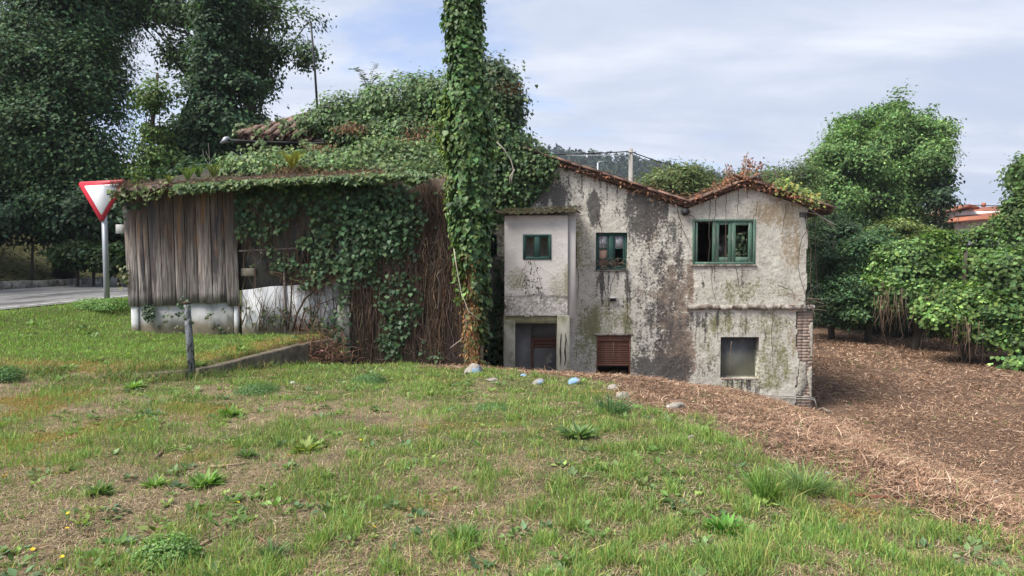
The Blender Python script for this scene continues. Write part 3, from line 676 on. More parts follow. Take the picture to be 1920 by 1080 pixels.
def spot(px, py, cx, cy, rx, ry, p=2.0):
    return np.clip(1.15 - (np.abs((px - cx) / rx) ** p + np.abs((py - cy) / ry) ** p), 0, 1)
def fac_mask(X, Z):
    px, py = PX(X), PZ(Z); z = np.zeros_like(px)
    st = fbm(px * .09, py * .03, 5, 81)                       # vertical runs
    soot = .10 + 0.30 * sstep(.5, .75, st) * sstep(720, 330, py)
    soot += .45 * spot(px, py, 1040, 370, 60, 34) + .9 * spot(px, py, 1048, 378, 12, 26) + 1.0 * spot(px, py, 1112, 392, 13, 40) + .35 * spot(px, py, 1010, 345, 80, 40)
    soot += .42 * spot(px, py, 1235, 470, 70, 130, 3) + .5 * spot(px, py, 1240, 640, 70, 80, 3) + .4 * spot(px, py, 1200, 400, 40, 60) + .3 * spot(px, py, 1150, 370, 70, 40) + .7 * spot(px, py, 925, 520, 26, 130)
    soot += .5 * spot(px, py, 1240, 700, 110, 34) + .3 * spot(px, py, 1390, 720, 60, 16) + .2 * spot(px, py, 1340, 640, 30, 80)
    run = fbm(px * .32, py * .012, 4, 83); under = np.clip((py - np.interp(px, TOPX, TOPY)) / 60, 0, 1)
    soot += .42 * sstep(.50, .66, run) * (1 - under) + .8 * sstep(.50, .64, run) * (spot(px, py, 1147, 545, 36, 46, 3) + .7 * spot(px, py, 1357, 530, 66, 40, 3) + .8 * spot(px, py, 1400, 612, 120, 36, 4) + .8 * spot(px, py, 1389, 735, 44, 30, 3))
    soot -= .45 * spot(px, py, 1400, 420, 125, 70, 3) + .3 * spot(px, py, 1470, 560, 60, 150)
    moss = .18 + .5 * spot(px, py, 1105, 640, 30, 70) + .4 * spot(px, py, 1140, 590, 60, 60) + .45 * spot(px, py, 1088, 460, 26, 60) + .38 * spot(px, py, 1180, 650, 20, 60)
    moss += .30 * spot(px, py, 1400, 545, 110, 32) + .45 * spot(px, py, 1400, 605, 100, 26) + .5 * spot(px, py, 1455, 680, 40, 70) + .35 * spot(px, py, 1335, 640, 28, 60) + .45 * spot(px, py, 1390, 722, 60, 18) + .4 * spot(px, py, 925, 560, 30, 120)
    moss += .5 * (st - .5) * sstep(480, 560, py)
    br = .12 + .75 * spot(px, py, 1262, 600, 46, 150, 2.5) + .55 * spot(px, py, 1225, 420, 34, 70) + .5 * spot(px, py, 1290, 680, 40, 60) + .4 * spot(px, py, 1205, 560, 20, 60)
    br += .45 * spot(px, py, 1296, 520, 8, 55)
    tan = .1 + .6 * spot(px, py, 1450, 400, 70, 36) + .55 * spot(px, py, 1485, 470, 30, 60) + .4 * spot(px, py, 1490, 640, 20, 90) + .3 * spot(px, py, 1440, 700, 40, 40)
    return np.stack([soot, moss, br, tan], -1)
def fac_disp(X, Z):
    br = sstep(.5, .75, fac_mask(X, Z)[..., 2] + (fbm(X * 5, Z * 5, 4, 91) - .5) * 1.5)
    stone = np.abs(fbm(X * 13, Z * 15, 4, 95) - .5)
    return .035 * (fbm(X * 1.1, Z * 1.1, 3, 85) - .5) + .018 * (fbm(X * 14, Z * 14, 3, 88) - .5) - br * (.010 - .035 * stone)
TOPX = [880, 905, 1045, 1285, 1395, 1513, 1530]; TOPY = [330, 268, 313, 392, 350, 390, 396]
top_f = lambda X: 1.6 + (490 - np.interp(PX(X), TOPX, TOPY)) / F * HY
brk = lambda z: hx_(1496) + .10 * (fbm(z * 3.1, z * 0 + 2.2, 4, 99) - .5) * 2 + .03 * (fbm(z * 14, z * 0, 2, 101) - .5)
def fac_keep(cx, cz):
    low = cz < hz_(584); nib = (cx > hx_(1497)) & (np.abs(cz - hz_(404)) < .05 + .05 * fbm(cx * 9, cz * 9, 2, 7))
    edge = hx_(1513) - .05 * (fbm(cz * 4, cz * 0 + 5, 3, 103) - .35)
    return np.where(low, cx < brk(cz), cx < edge) & ~nib
W = {}
for k, q in dict(up=(1117, 1176, 436, 506), big=(1298, 1416, 411, 496), shut=(1119, 1184, 629, 712), low=(1353, 1425, 632, 709), slit=(918, 932, 440, 482), dark=(905, 944, 636, 730)).items():
    W[k] = (hx_(q[0]), hx_(q[1]), hz_(q[3]), hz_(q[2]))
house = thing('abandoned_house', 'derelict two-storey house with stained plaster walls, green windows and broken tiled roofs', 'house', (3, 18, -1.9))
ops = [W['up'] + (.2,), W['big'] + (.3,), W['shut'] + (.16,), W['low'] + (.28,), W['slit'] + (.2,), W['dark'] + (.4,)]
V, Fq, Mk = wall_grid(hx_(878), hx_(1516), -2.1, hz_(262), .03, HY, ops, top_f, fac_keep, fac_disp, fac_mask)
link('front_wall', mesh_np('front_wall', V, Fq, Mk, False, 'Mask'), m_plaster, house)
m_in = m_rough('dark_inner_wall', (0.10, 0.095, 0.09), (0.06, 0.056, 0.052), 4, .95, .3, .01)  # dark mottled colour for the floor and inner wall
m_side = m_rough('damp_plaster', (0.26, 0.24, 0.21), (0.15, 0.14, 0.12), 3, .95, .6, .02, (1, 1, .5), (0.08, 0.075, 0.06), 1.6, .45, .65)
xr = hx_(1513)
# right side wall with its window opening, back wall, floor, ceiling
mb = MB(); zs0, zs1, ya, yb = 1.0, 2.45, 19.3, 22.0; ze = hz_(394)
mb.box((xr - .28, HY + .03, -2.1), (xr, ya, ze)); mb.box((xr - .28, yb, -2.1), (xr, 23.2, ze)); mb.box((xr - .28, ya, -2.1), (xr, yb, zs0)); mb.box((xr - .28, ya, zs1), (xr, yb, ze))
mb.build('side_wall', m_side, house)
xl = hx_(880)
mb = MB(); mb.hexa([(xl, -2.1), (xr, -2.1), (xr, ze), (hx_(1395), hz_(352)), (hx_(1285), hz_(394)), (hx_(1045), hz_(316)), (xl, hz_(316))], 23.2, 23.45); mb.build('back_wall', m_side, house)
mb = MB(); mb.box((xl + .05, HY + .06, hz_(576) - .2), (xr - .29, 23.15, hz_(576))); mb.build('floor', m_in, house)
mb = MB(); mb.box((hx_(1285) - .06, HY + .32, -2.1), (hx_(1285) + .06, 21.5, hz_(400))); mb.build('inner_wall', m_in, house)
# string course
mb = MB(); xs = np.linspace(hx_(1288), hx_(1527), 220); V = []; 
prof = [(-.02, .055), (.055, .05), (.065, .0), (.05, -.05), (-.02, -.06)]
for i, x in enumerate(xs):
    zc = hz_(576) + .012 * (fbm(x * 3, 0, 3, 111) - .5) * 2
    for j, (o, dz) in enumerate(prof): V.append((x, HY - o * (.35 + .7 * float(vnoise(x * 5, j * 1.7, 113)) + .7 * float(vnoise(x * 23, j * 1.7, 114))), zc + dz * (.55 + .5 * float(vnoise(x * 7, j * 2.1, 115)) + .5 * float(vnoise(x * 26, j * 2.1, 116)))))
m_ledge = m_rough('rough_concrete', (0.27, 0.225, 0.185), (0.13, 0.10, 0.08), 14, .95, .9, .02, (1, 1, 1), (0.42, 0.39, 0.34), 6, .48, .58)
n = len(prof); fs = [(i * n + j, (i + 1) * n + j, (i + 1) * n + j + 1, i * n + j + 1) for i in range(219) for j in range(n - 1)] + [(219 * n + 0, 219 * n + 4, 219 * n + 3, 219 * n + 2, 219 * n + 1)]
mb.add(V, fs); mb.build('string_course', m_ledge, house)
# brick corner of the lower storey: core, bricks, plaster scraps
m_core = m_rough('lime_mortar', (0.26, 0.215, 0.175), (0.17, 0.14, 0.115), 10, .95, .6, .01)
m_brick = m_rough('old_brick', (0.35, 0.265, 0.21), (0.29, 0.225, 0.185), 12, .92, .6, .008, (1, 1, 1), (0.42, 0.37, 0.31), 3, .44, .60, objrand=.16)
m_scrap = m_rough('plaster_scrap', (0.50, 0.475, 0.41), (0.30, 0.28, 0.235), 16, .95, .9, .015, (1, 1, 1), (0.20, 0.18, 0.13), 9, .52, .62)
xc = hx_(1527)
mb = MB(); mb.box((hx_(1486), HY + .035, -2.1), (xc - .015, HY + .4, hz_(584))); mb.build('corner_core', m_core, house)
zz = hz_(768); r_ = 0
bmesh_cache = {}
def brick_mesh(w):
    if w not in bmesh_cache: bmesh_cache[w] = MB().box((0, 0, 0), (w, .06, .062), .006).mesh('brick'); bmesh_cache[w].materials.append(m_brick)
    return bmesh_cache[w]
while zz < hz_(588):
    xs_ = [(xc - .115, .115), (xc - .24, .118), (xc - .365, .118)] if r_ % 2 else [(xc - .235, .235), (xc - .36, .118)]
    for x, w in xs_:
        b = link('brick', brick_mesh(w), None, house)
        b.location = (x + rng.normal(0, .002), HY + .012 + rng.uniform(-.008, .012), zz); b.rotation_euler = (0, rng.normal(0, .008), rng.normal(0, .01))
    zz += .072; r_ += 1
for q in [[(1502, 683), (1505, 678), (1508, 681), (1513, 678), (1515, 690), (1514, 698), (1517, 706), (1518, 717), (1514, 722), (1513, 731), (1508, 734), (1507, 741), (1502, 743), (1499, 739), (1496, 738), (1497, 729), (1501, 722), (1500, 710), (1503, 700), (1501, 692)], [(1520, 610), (1523, 606), (1526.5, 604), (1526.5, 640), (1526.5, 672), (1523, 668), (1524, 655), (1521, 648), (1523, 632), (1519, 622)], [(1519, 700), (1522, 690), (1526.5, 686), (1526.5, 745), (1522, 748), (1523, 730), (1520, 715)]]:
    c0 = np.mean(q, 0); fr_ = [tuple(np.array(a) + rng.normal(0, .7, 2)) for a in q]; o_ = [(hx_(a), hz_(b)) for a, b in fr_][::-1]; i_ = [(hx_(c0[0] + (a - c0[0]) * .82), hz_(c0[1] + (b - c0[1]) * .9)) for a, b in fr_][::-1]; nq = len(o_)
    V = [(x, HY + .002 + rng.uniform(-.003, .003), z) for x, z in o_] + [(x, HY - .010 + rng.uniform(-.004, .004), z) for x, z in i_] + [(x, HY + .03, z) for x, z in o_]
    MB().add(V, [(k, (k + 1) % nq, nq + (k + 1) % nq, nq + k) for k in range(nq)] + [tuple(range(nq, 2 * nq))] + [(2 * nq + k, 2 * nq + (k + 1) % nq, (k + 1) % nq, k) for k in range(nq)]).build('plaster_scrap', m_scrap, house)
# pipes at the foot of the wall
for dy, xa, lb in [(-.05, 1430, None), (-.09, 1462, None)]:
    z = hz_(743) - (.03 if dy < -.06 else -.01)
    tube = [(hx_(xa), HY + dy, z + .03), (hx_(1480), HY + dy, z), (hx_(1522), HY + dy, z - .02), (hx_(1529), HY + dy - .02, z - .05), (hx_(1532), HY + dy - .05, z - .3)]
    MB().tube(tube, .013, 8).build('conduit_pipe', M_CONC, house, True)
MB().tube([at(1533, 771, 15.9), at(1543, 766, 15.7), at(1556, 772, 15.4)], .03, 8).build('drain_pipe', m_ledge, house, True)

# ---- windows
m_green = m_rough('dark_green_paint', (0.030, 0.085, 0.070), (0.022, 0.060, 0.050), 10, .55, .25, .003, (4, 4, .5), (0.05, 0.075, 0.062), 4, .55, .7)
m_green2 = m_rough('faded_green_paint', (0.105, 0.20, 0.145), (0.075, 0.145, 0.11), 9, .65, .3, .004, (4, 4, .5), (0.24, 0.23, 0.19), 7, .55, .62)
m_glass, nt, p, _ = nodes_of('dirty_glass'); g = NT(nt)
p.inputs['Base Color'].default_value = (.02, .022, .024, 1); p.inputs['Roughness'].default_value = .12; p.inputs['Alpha'].default_value = .8
m_lace = m_rough('torn_white_cloth', (0.55, 0.54, 0.57), (0.16, 0.16, 0.18), 14, .9, .2, .005)
m_brown = m_rough('brown_shutter_paint', (0.185, 0.082, 0.052), (0.13, 0.06, 0.042), 10, .7, .25, .004, (2, 2, .6), (0.22, 0.13, 0.095), 4, .58, .7)
m_board = m_rough('pinkish_board', (0.30, 0.19, 0.145), (0.22, 0.14, 0.11), 6, .8, .2, .004)
m_slate = m_rough('grey_panel', (0.15, 0.152, 0.155), (0.105, 0.108, 0.112), 5, .8, .3, .006, (1, 1, .5), (0.21, 0.22, 0.19), 2.2, .48, .68, foot_tone=(-.72, .28, (.25, .26, .21)))  # panel turns paler and greener towards its bottom
def frame_mb(a, b, c, d, y0, y1, t, ch=.006, bot=None):
    mb = MB(); bt = bot if bot else t
    mb.box((a, y0, c), (a + t, y1, d), ch); mb.box((b - t, y0, c), (b, y1, d), ch); mb.box((a + t, y0 + .002, d - t), (b - t, y1 - .002, d), ch); mb.box((a + t, y0 + .002, c), (b - t, y1 - .002, c + bt), ch)
    return mb
def fr(q, Y): return (hx_(q[0], Y), hx_(q[1], Y), hz_(q[3], Y), hz_(q[2], Y))
# upper middle window
a, b, c, d = W['up']; y = HY + .06
win = frame_mb(a, b, c, d, y, y + .07, .05).build('window', m_green, house)
m = (a + b) / 2
MB().box((m - .055, y - .012, c + .05), (m + .055, y + .06, d - .05), .006).build('mullion', m_green, win)
frame_mb(a + .052, m - .057, c + .052, d - .052, y + .012, y + .05, .035).build('sash', m_green, win)
frame_mb(m + .057, b - .052, c + .052, d - .052, y + .012, y + .05, .035).build('sash', m_green, win)
zt = d - .36
for xa, xb in ((a + .088, m - .093), (m + .093, b - .088)):
    MB().box((xa, y + .03, zt), (xb, y + .036, d - .088)).build('pane', m_lace, win)
    MB().box((xa, y + .02, zt - .025), (xb, y + .044, zt - .001)).build('glazing_bar', m_green, win)
MB().box((a + .088, y + .034, c + .09), (m - .093, y + .042, zt - .027)).build('board', m_board, win)
MB().box((m + .093, y + .02, (c + zt) / 2 - .01), (b - .088, y + .044, (c + zt) / 2 + .012)).build('glazing_bar', m_green, win)
MB().box((a + .088, y + .02, (c + zt) / 2 - .01), (m - .093, y + .033, (c + zt) / 2 + .012)).build('glazing_bar', m_green, win)
MB().box((a - .03, HY - .03, c - .035), (b + .03, HY + .06, c - .001), .008).build('sill', m_side, win)
# big window under the gable: left sash gone, two sashes left
a, b, c, d = W['big']; y = HY + .015
win = frame_mb(a, b, c, d, y - .03, y + .07, .055, bot=.06).build('window', m_green2, house); win['label'] = 'wide faded green window with its left pane empty'
def sx(px): return hx_(px)
MB().box((sx(1304), y - .005, c + .062), (sx(1308), y + .05, d - .057), .003).build('stile', m_green2, win)
MB().box((sx(1336), y - .012, c + .062), (sx(1342), y + .05, d - .057), .004).build('mullion', m_green2, win)
frame_mb(sx(1342.3), sx(1372), c + .062, d - .057, y + .0, y + .045, .075, .005, .11).build('sash', m_green2, win)
frame_mb(sx(1372.4), sx(1410), c + .062, d - .057, y - .008, y + .045, .085, .005, .11).build('sash', m_green2, win)
mb = MB(); mb.hexa([(sx(1350), c + .2), (sx(1359), c + .2), (sx(1355), c + .4), (sx(1350), c + .5)], y + .02, y + .024); mb.build('pane', m_glass, win)
MB().box((a - .04, HY - .045, c - .04), (b + .03, HY + .06, c - .001), .008).build('sill', m_ledge, win)
# shuttered window
a, b, c, d = W['shut']; y = HY + .03
win = frame_mb(a, b, c, d, y, y + .08, .035).build('window', m_brown, house)
MB().box((a + .036, y + .005, hz_(641)), (b - .036, y + .07, d - .036), .006).build('shutter_box', m_brown, win)
zt, zb = hz_(642), hz_(683); ns = 10
sl = MB().box((0, 0, 0), (b - a - .076, .018, (zt - zb) / ns - .008), .004).mesh('slat'); sl.materials.append(m_brown)
for k in range(ns):
    o = link('slat', sl, None, win); o.location = (a + .038, y + .03 + rng.normal(0, .002), zt - (k + 1) * (zt - zb) / ns); o.rotation_euler = (.12, rng.normal(0, .004), 0)
MB().box((a + .036, y + .012, zb - .045), (b - .036, y + .06, zb - .002), .006).build('bottom_rail', m_brown, win)
MB().box(((a + b) / 2 - .006, y + .012, zb), ((a + b) / 2 + .006, y + .028, zt)).build('cord', m_core, win)
MB().box((a - .05, HY - .02, d + .001), (b + .05, HY + .06, d + .05), .006).build('lintel', m_ledge, win)
# closed lower window
a, b, c, d = W['low']; y = HY + .2
win = frame_mb(a, b, c, d, y, y + .05, .02).build('window', m_slate, house)
MB().box((a + .021, y + .01, c + .021), (b - .021, y + .03, d - .021)).build('panel', m_slate, win)
mb = MB()
for k in range(14): mb.box((a + .02 + (b - a - .05) * k / 14, HY - .02 + rng.uniform(0, .02), c - .04), (a + .02 + (b - a - .05) * (k + .9) / 14, HY + .15, c + rng.uniform(-.01, .012)), .005)
mb.build('sill', m_brick, win, kind='stuff')
# slit window and dark hole at the left
a, b, c, d = W['slit']; win = frame_mb(a, b, c, d, HY + .08, HY + .13, .035).build('window', m_green, house)
MB().box((a + .036, HY + .1, c + .036), (b - .036, HY + .106, d - .036)).build('pane', m_glass, win)
# wall vent
z = hz_(560); x = hx_(1149); mb = MB(); mb.hexa([(x - .085, z + .045), (x - .075, z + .01), (x + .07, z + .01), (x + .08, z + .045)], HY - .14, HY + .03)
vent = mb.build('wall_vent', m_lace if False else M_WHITE, house)
MB().box((x - .06, HY - .11, z - .055), (x + .055, HY + .02, z + .008)).build('duct', M_BLACK, vent)

# ---- projecting bay
BY = 15.3
m_pink = m_rough('pale_painted_render', (0.58, 0.55, 0.51), (0.48, 0.455, 0.42), 2.2, .9, .35, .006, (1, 1, .6), (0.36, 0.35, 0.31), 2.6, .56, .72)
bx = lambda q: hx_(q, BY); bz = lambda q: hz_(q, BY)
def bay_mask(X, Z):
    px, py = 960 + X * F / BY, 490 - (Z - 1.6) * F / BY
    line = 556 + 10 * (fbm(px * .03, 0, 3, 121) - .5) * 2
    soot = .08 + .55 * spot(px, py, 985, 525, 22, 34) * (fbm(px * .2, py * .2, 3, 123) + .2) + .3 * sstep(520, 590, py) + .25 * spot(px, py, 955, 545, 14, 40)
    moss = -.05 + .55 * spot(px, py, 968, 520, 34, 34) + .45 * spot(px, py, 1050, 530, 34, 50) + .2 * sstep(490, 560, py) + .3 * spot(px, py, 1068, 500, 12, 90)
    tan = -.1 + .35 * sstep(line, line + 2, py) + .2 * spot(px, py, 1045, 470, 30, 60)
    return np.stack([soot, moss, soot * 0 - .2, tan], -1)
def bay_disp(X, Z):
    px, py = 960 + X * F / BY, 490 - (Z - 1.6) * F / BY
    line = 556 + 10 * (fbm(px * .03, px * 0, 3, 121) - .5) * 2
    return .012 * (fbm(X * 2, Z * 2, 3, 125) - .5) + .006 * (fbm(X * 16, Z * 16, 2, 127) - .5) - .018 * sstep(line - 1, line + 1, py)
m_bay, nt, p, _ = nodes_of('bay_plaster'); g = NT(nt)
att = g.attr('Mask'); sc = nt.nodes.new('ShaderNodeSeparateColor'); nt.links.new(att.outputs['Color'], sc.inputs[0])
v = g.coords('Object'); n1, n2, n3 = g.noise(v, 2.5, 6, .65), g.noise(v, 20, 6, .75), g.noise(v, 60, 4, .7)
col = g.mix(g.ramp(n1, .35, .65), (0.70, 0.665, 0.625), (0.60, 0.57, 0.53)); col = g.mix(g.ramp(n2, .55, .75, 0, .5), col, (0.36, 0.345, 0.33))
def wm(s, lo, hi): return g.ramp(g.math('ADD', s, g.math('MULTIPLY', g.math('SUBTRACT', n2, .5), 1.3)), lo, hi)
col = g.mix(wm(att.outputs['Alpha'], .12, .35), col, (0.35, 0.325, 0.285)); col = g.mix(g.math('MULTIPLY', wm(sc.outputs[1], .3, .75), .8), col, g.mix(n3, (0.13, 0.13, 0.06), (0.29, 0.28, 0.15)))
col = g.mix(wm(sc.outputs[0], .42, .75), col, (0.065, 0.058, 0.05))
g.put(p.inputs['Base Color'], col); p.inputs['Roughness'].default_value = .92; p.inputs['Specular IOR Level'].default_value = .2
g.bump(p, g.math('ADD', n2, n3), .45, .008)
wq = (bx(982), bx(1032), bz(485), bz(441))
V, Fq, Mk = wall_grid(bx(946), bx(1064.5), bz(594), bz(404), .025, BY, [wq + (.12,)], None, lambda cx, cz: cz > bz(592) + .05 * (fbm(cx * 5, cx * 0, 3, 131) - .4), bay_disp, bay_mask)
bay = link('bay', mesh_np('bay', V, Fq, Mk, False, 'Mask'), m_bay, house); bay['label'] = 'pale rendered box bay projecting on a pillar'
mb = MB(); mb.box((bx(946), BY + .02, bz(588)), (bx(946) + .1, HY + .05, bz(404))); mb.box((bx(946) + .1, BY + .14, bz(588)), (bx(1064), HY + .05, bz(580))); mb.box((bx(1064.5), BY + .06, bz(598)), (bx(1080), HY + .05, bz(404)), .01)
mb.box((bx(946) + .1, BY + .14, bz(406)), (bx(1064), HY + .05, bz(403)))
mb.build('bay_shell', m_pink, bay)
win = frame_mb(wq[0] - .02, wq[1] + .02, wq[2] - .02, wq[3] + .02, BY - .015, BY + .05, .055).build('window', m_green, house); win['label'] = 'small dark green two-light window of the bay'
m = (wq[0] + wq[1]) / 2; MB().box((m - .05, BY - .012, wq[2] + .036), (m + .05, BY + .045, wq[3] - .036), .006).build('mullion', m_green, win)
frame_mb(wq[0] + .037, m - .051, wq[2] + .037, wq[3] - .037, BY + .0, BY + .035, .018, .003).build('sash', m_green, win)
frame_mb(m + .051, wq[1] - .037, wq[2] + .037, wq[3] - .037, BY + .0, BY + .035, .018, .003).build('sash', m_green, win)
# corrugated lid of the bay
m_fibre = m_rough('mossy_fibre_cement', (0.042, 0.036, 0.027), (0.024, 0.021, 0.017), 6, .95, .6, .02, (1, 1, 1), (0.058, 0.06, 0.022), 3.5, .48, .62)
n = 90; xs = np.linspace(bx(938), bx(1087), n); V = []
for x in xs:
    w = .017 * math.sin(x * 2 * math.pi / .155) + .02 * (float(vnoise(x * 4, 1, 141)) - .5)
    sl = bz(404) + .012 + .1 * ((x - xs[0]) / (xs[-1] - xs[0]) - .3) * .5
    V += [(x, BY - .16, sl + w), (x, HY + .02, sl + .14 + w), (x, HY + .02, sl + .155 + w), (x, BY - .16, sl + .022 + w)]
fs = [f for i in range(n - 1) for f in ((4 * i, 4 * i + 1, 4 * i + 5, 4 * i + 4), (4 * i + 3, 4 * i + 7, 4 * i + 6, 4 * i + 2), (4 * i, 4 * i + 4, 4 * i + 7, 4 * i + 3), (4 * i + 1, 4 * i + 2, 4 * i + 6, 4 * i + 5))]
MB().add(V, fs).build('bay_roof', m_fibre, bay, True)
BAY_XS = xs
# pillars, lintel and door under the bay
m_pill = m_rough('mossy_render', (0.42, 0.40, 0.33), (0.30, 0.285, 0.23), 5, .95, .5, .012, (1, 1, .5), (0.13, 0.14, 0.07), 2.6, .47, .66)
m_yel = m_rough('lichen_concrete', (0.30, 0.28, 0.16), (0.20, 0.19, 0.11), 7, .95, .5, .01)
MB().box((bx(944), BY + .03, -2), (bx(966), BY + .35, bz(600)), .015).build('pillar', m_pill, house)
pr = MB().box((bx(1045), BY - .005, -2), (bx(1069), BY + .35, bz(592)), .015).build('pillar', m_pill, house)
MB().box((bx(944), BY + .05, bz(607)), (bx(1045), BY + .3, bz(592)), .01).build('lintel', m_yel, house)
mb = MB()
for k, x in enumerate((1051, 1060)):
    pts = [(bx(x) + .03 * (float(vnoise(j * .8, k, 133)) - .5) * 2, BY - .008, bz(625 + j * 12)) for j in range(6)]; mb.tube(pts, [.006, .014, .01, .02, .012, .006], 4)
mb.build('crack', M_DARK, pr)
dy = HY - .16; dx = lambda q: hx_(q, dy); dz = lambda q: hz_(q, dy)
m_gwall = m_rough('grey_wall', (0.22, 0.215, 0.21), (0.15, 0.145, 0.14), 3, .9, .3, .008)
mb = MB(); mb.box((bx(960), dy, -2), (dx(996), HY - .05, bz(600))); mb.box((dx(996), dy + .002, dz(633)), (dx(1052), HY - .05, bz(600))); mb.build('porch_wall', m_gwall, house)
m_dr = m_rough('dark_red_door_paint', (0.19, 0.085, 0.06), (0.12, 0.058, 0.042), 8, .7, .25, .004, (3, 3, .5))
door = frame_mb(dx(996), dx(1050), -1.85, dz(633), dy - .02, dy + .06, .05).build('door', m_dr, house); door['label'] = 'brown door with a smashed lower panel'
for k in range(3): MB().box((dx(996) + .051, dy + .005 - k * .003, dz(652) + k * .075), (dx(1050) - .051, dy + .04, dz(652) + k * .075 + .068), .008).build('rail', m_dr, door)
mb = MB(); o = [(1002, 652), (1044, 652), (1044, 700), (1002, 700)]; h = [(1020, 664), (1034, 660), (1037, 668), (1033, 672), (1036, 680), (1024, 683), (1020, 676), (1023, 670)]
# panel ring around the ragged hole
bm = bmesh.new(); ov = [bm.verts.new((dx(a), dy + .02, dz(b))) for a, b in o]; hv = [bm.verts.new((dx(a), dy + .02, dz(b))) for a, b in h]
ed = [bm.edges.new((ov[i], ov[(i + 1) % 4])) for i in range(4)] + [bm.edges.new((hv[i], hv[(i + 1) % 8])) for i in range(8)]
bmesh.ops.triangle_fill(bm, use_beauty=True, edges=ed); bm.normal_update()
ext = bmesh.ops.extrude_face_region(bm, geom=list(bm.faces)); bmesh.ops.translate(bm, vec=(0, .012, 0), verts=[q for q in ext['geom'] if isinstance(q, bmesh.types.BMVert)])
me = bpy.data.meshes.new('panel'); bm.to_mesh(me); bm.free(); link('panel', me, m_gwall, door)

# ---- roofs
m_tile = m_rough('weathered_clay_tile', (0.20, 0.115, 0.088), (0.125, 0.082, 0.066), 7, .92, .5, .008, (1, 1, 1), (0.20, 0.16, 0.125), 3.0, .5, .66, objrand=.3)
m_under = m_rough('roof_boarding', (0.06, 0.048, 0.04), (0.035, 0.03, 0.026), 4, .95, .2)
def tile_mesh(L=.46, r0=.092, r1=.078, th=.014, seg=6):
    V = []; 
    for y, r in ((0, r0), (L, r1)):
        for rr in (r, r - th):
            for k in range(seg + 1):
                a = math.pi * (k / seg); V.append((rr * math.cos(a), y, rr * math.sin(a) * .8))
    s = seg + 1; f = []
    for k in range(seg):
        f += [(k, k + 1, 2 * s + k + 1, 2 * s + k), (s + k, 3 * s + k, 3 * s + k + 1, s + k + 1), (k, s + k, s + k + 1, k + 1), (2 * s + k, 2 * s + k + 1, 3 * s + k + 1, 3 * s + k)]
    f += [(0, 2 * s, 3 * s, s), (seg, s + seg, 3 * s + seg, 2 * s + seg)]
    return mesh_np('roof_tile', np.array(V), [np.array(f)], None, False)
TILE = tile_mesh(); TILE.materials.append(m_tile)
def put_tile(pos, up, nrm, name='roof_tile', flip=False):
    """tile lying with its wide end at pos, running along `up`, arched towards nrm"""
    o = link(name, TILE, None, house); y = Vector(up).normalized(); z = Vector(nrm); z = (z - y * z.dot(y)).normalized()
    if flip: z = -z
    x = y.cross(z); M = Matrix((x, y, z)).transposed().to_4x4()
    M = M @ Matrix.Rotation(rng.normal(0, .03), 4, 'Z') @ Matrix.Rotation(rng.normal(0, .05), 4, 'Y'); M.translation = Vector(pos) + Vector((0, 0, rng.normal(0, .006))); o.matrix_basis = M
    return o
def slope_slab(pa, pb, y0, y1, th, name='roof'):
    """roof plane falling from pa to pb (photo pixels on the facade), running back"""
    (ax, az), (bx_, bz_) = [(hx_(q[0]), hz_(q[1])) for q in (pa, pb)]
    MB().add([(ax, y0, az), (bx_, y0, bz_), (bx_, y0, bz_ + th), (ax, y0, az + th), (ax, y1, az), (bx_, y1, bz_), (bx_, y1, bz_ + th), (ax, y1, az + th)],
             [(0, 1, 2, 3), (7, 6, 5, 4), (0, 4, 5, 1), (3, 2, 6, 7), (0, 3, 7, 4), (1, 5, 6, 2)]).build(name, m_under, house)
def verge(pa, pb, rows=3, lo=True):
    A3 = Vector((hx_(pa[0]), HY, hz_(pa[1]))); B3 = Vector((hx_(pb[0]), HY, hz_(pb[1]))); d = (A3 - B3); L = d.length; d.normalize()
    nrm = Vector((-d.z, 0, d.x)); nrm = nrm if nrm.z > 0 else -nrm; n = int(L / .36)
    for r in range(rows):
        for k in range(n + 1):
            pos = B3 + d * (k * L / n * .98 - .05) + nrm * (.055 + .03 * (r % 2 == 0)) + Vector((0, -.10 + r * .13, 0))
            put_tile(pos, d + nrm * .03, nrm if r % 2 == 0 else nrm, flip=(r % 2 == 1))
            if r == 0: put_tile(pos - nrm * .075 + Vector((0, .06, 0)), d + nrm * .03, nrm, flip=False)
slope_slab((1000, 297), (1287, 392), HY - .06, 23.6, .045); slope_slab((880, 318), (1000, 297), HY - .06, 23.6, .045)
slope_slab((1396, 350), (1283, 392), HY - .06, 23.6, .045); slope_slab((1395, 350), (1553, 402), HY - .06, 23.6, .045)
verge((1000, 295), (1287, 389)); verge((1396, 347), (1285, 389)); verge((1396, 347), (1553, 399))
for k in range(4): put_tile((hx_(1396), HY - .16 + .36 * k, hz_(346) + .07), (0, 1, .02), (0, 0, 1), 'ridge_tile')
mb = MB(); c = (hx_(1283), hz_(398))
mb.tube([(c[0], HY - .14, c[1]), (c[0], HY + .5, c[1] + .01)], .085, 10); mb.build('gutter_spout', M_BLACK, house)
mb = MB()
for k in range(4): mb.box((hx_(1516), HY + .3 + k * .6, hz_(400)), (hx_(1550), HY + .38 + k * .6, hz_(400) + .07))
mb.build('rafter_ends', m_under, house, kind='stuff')

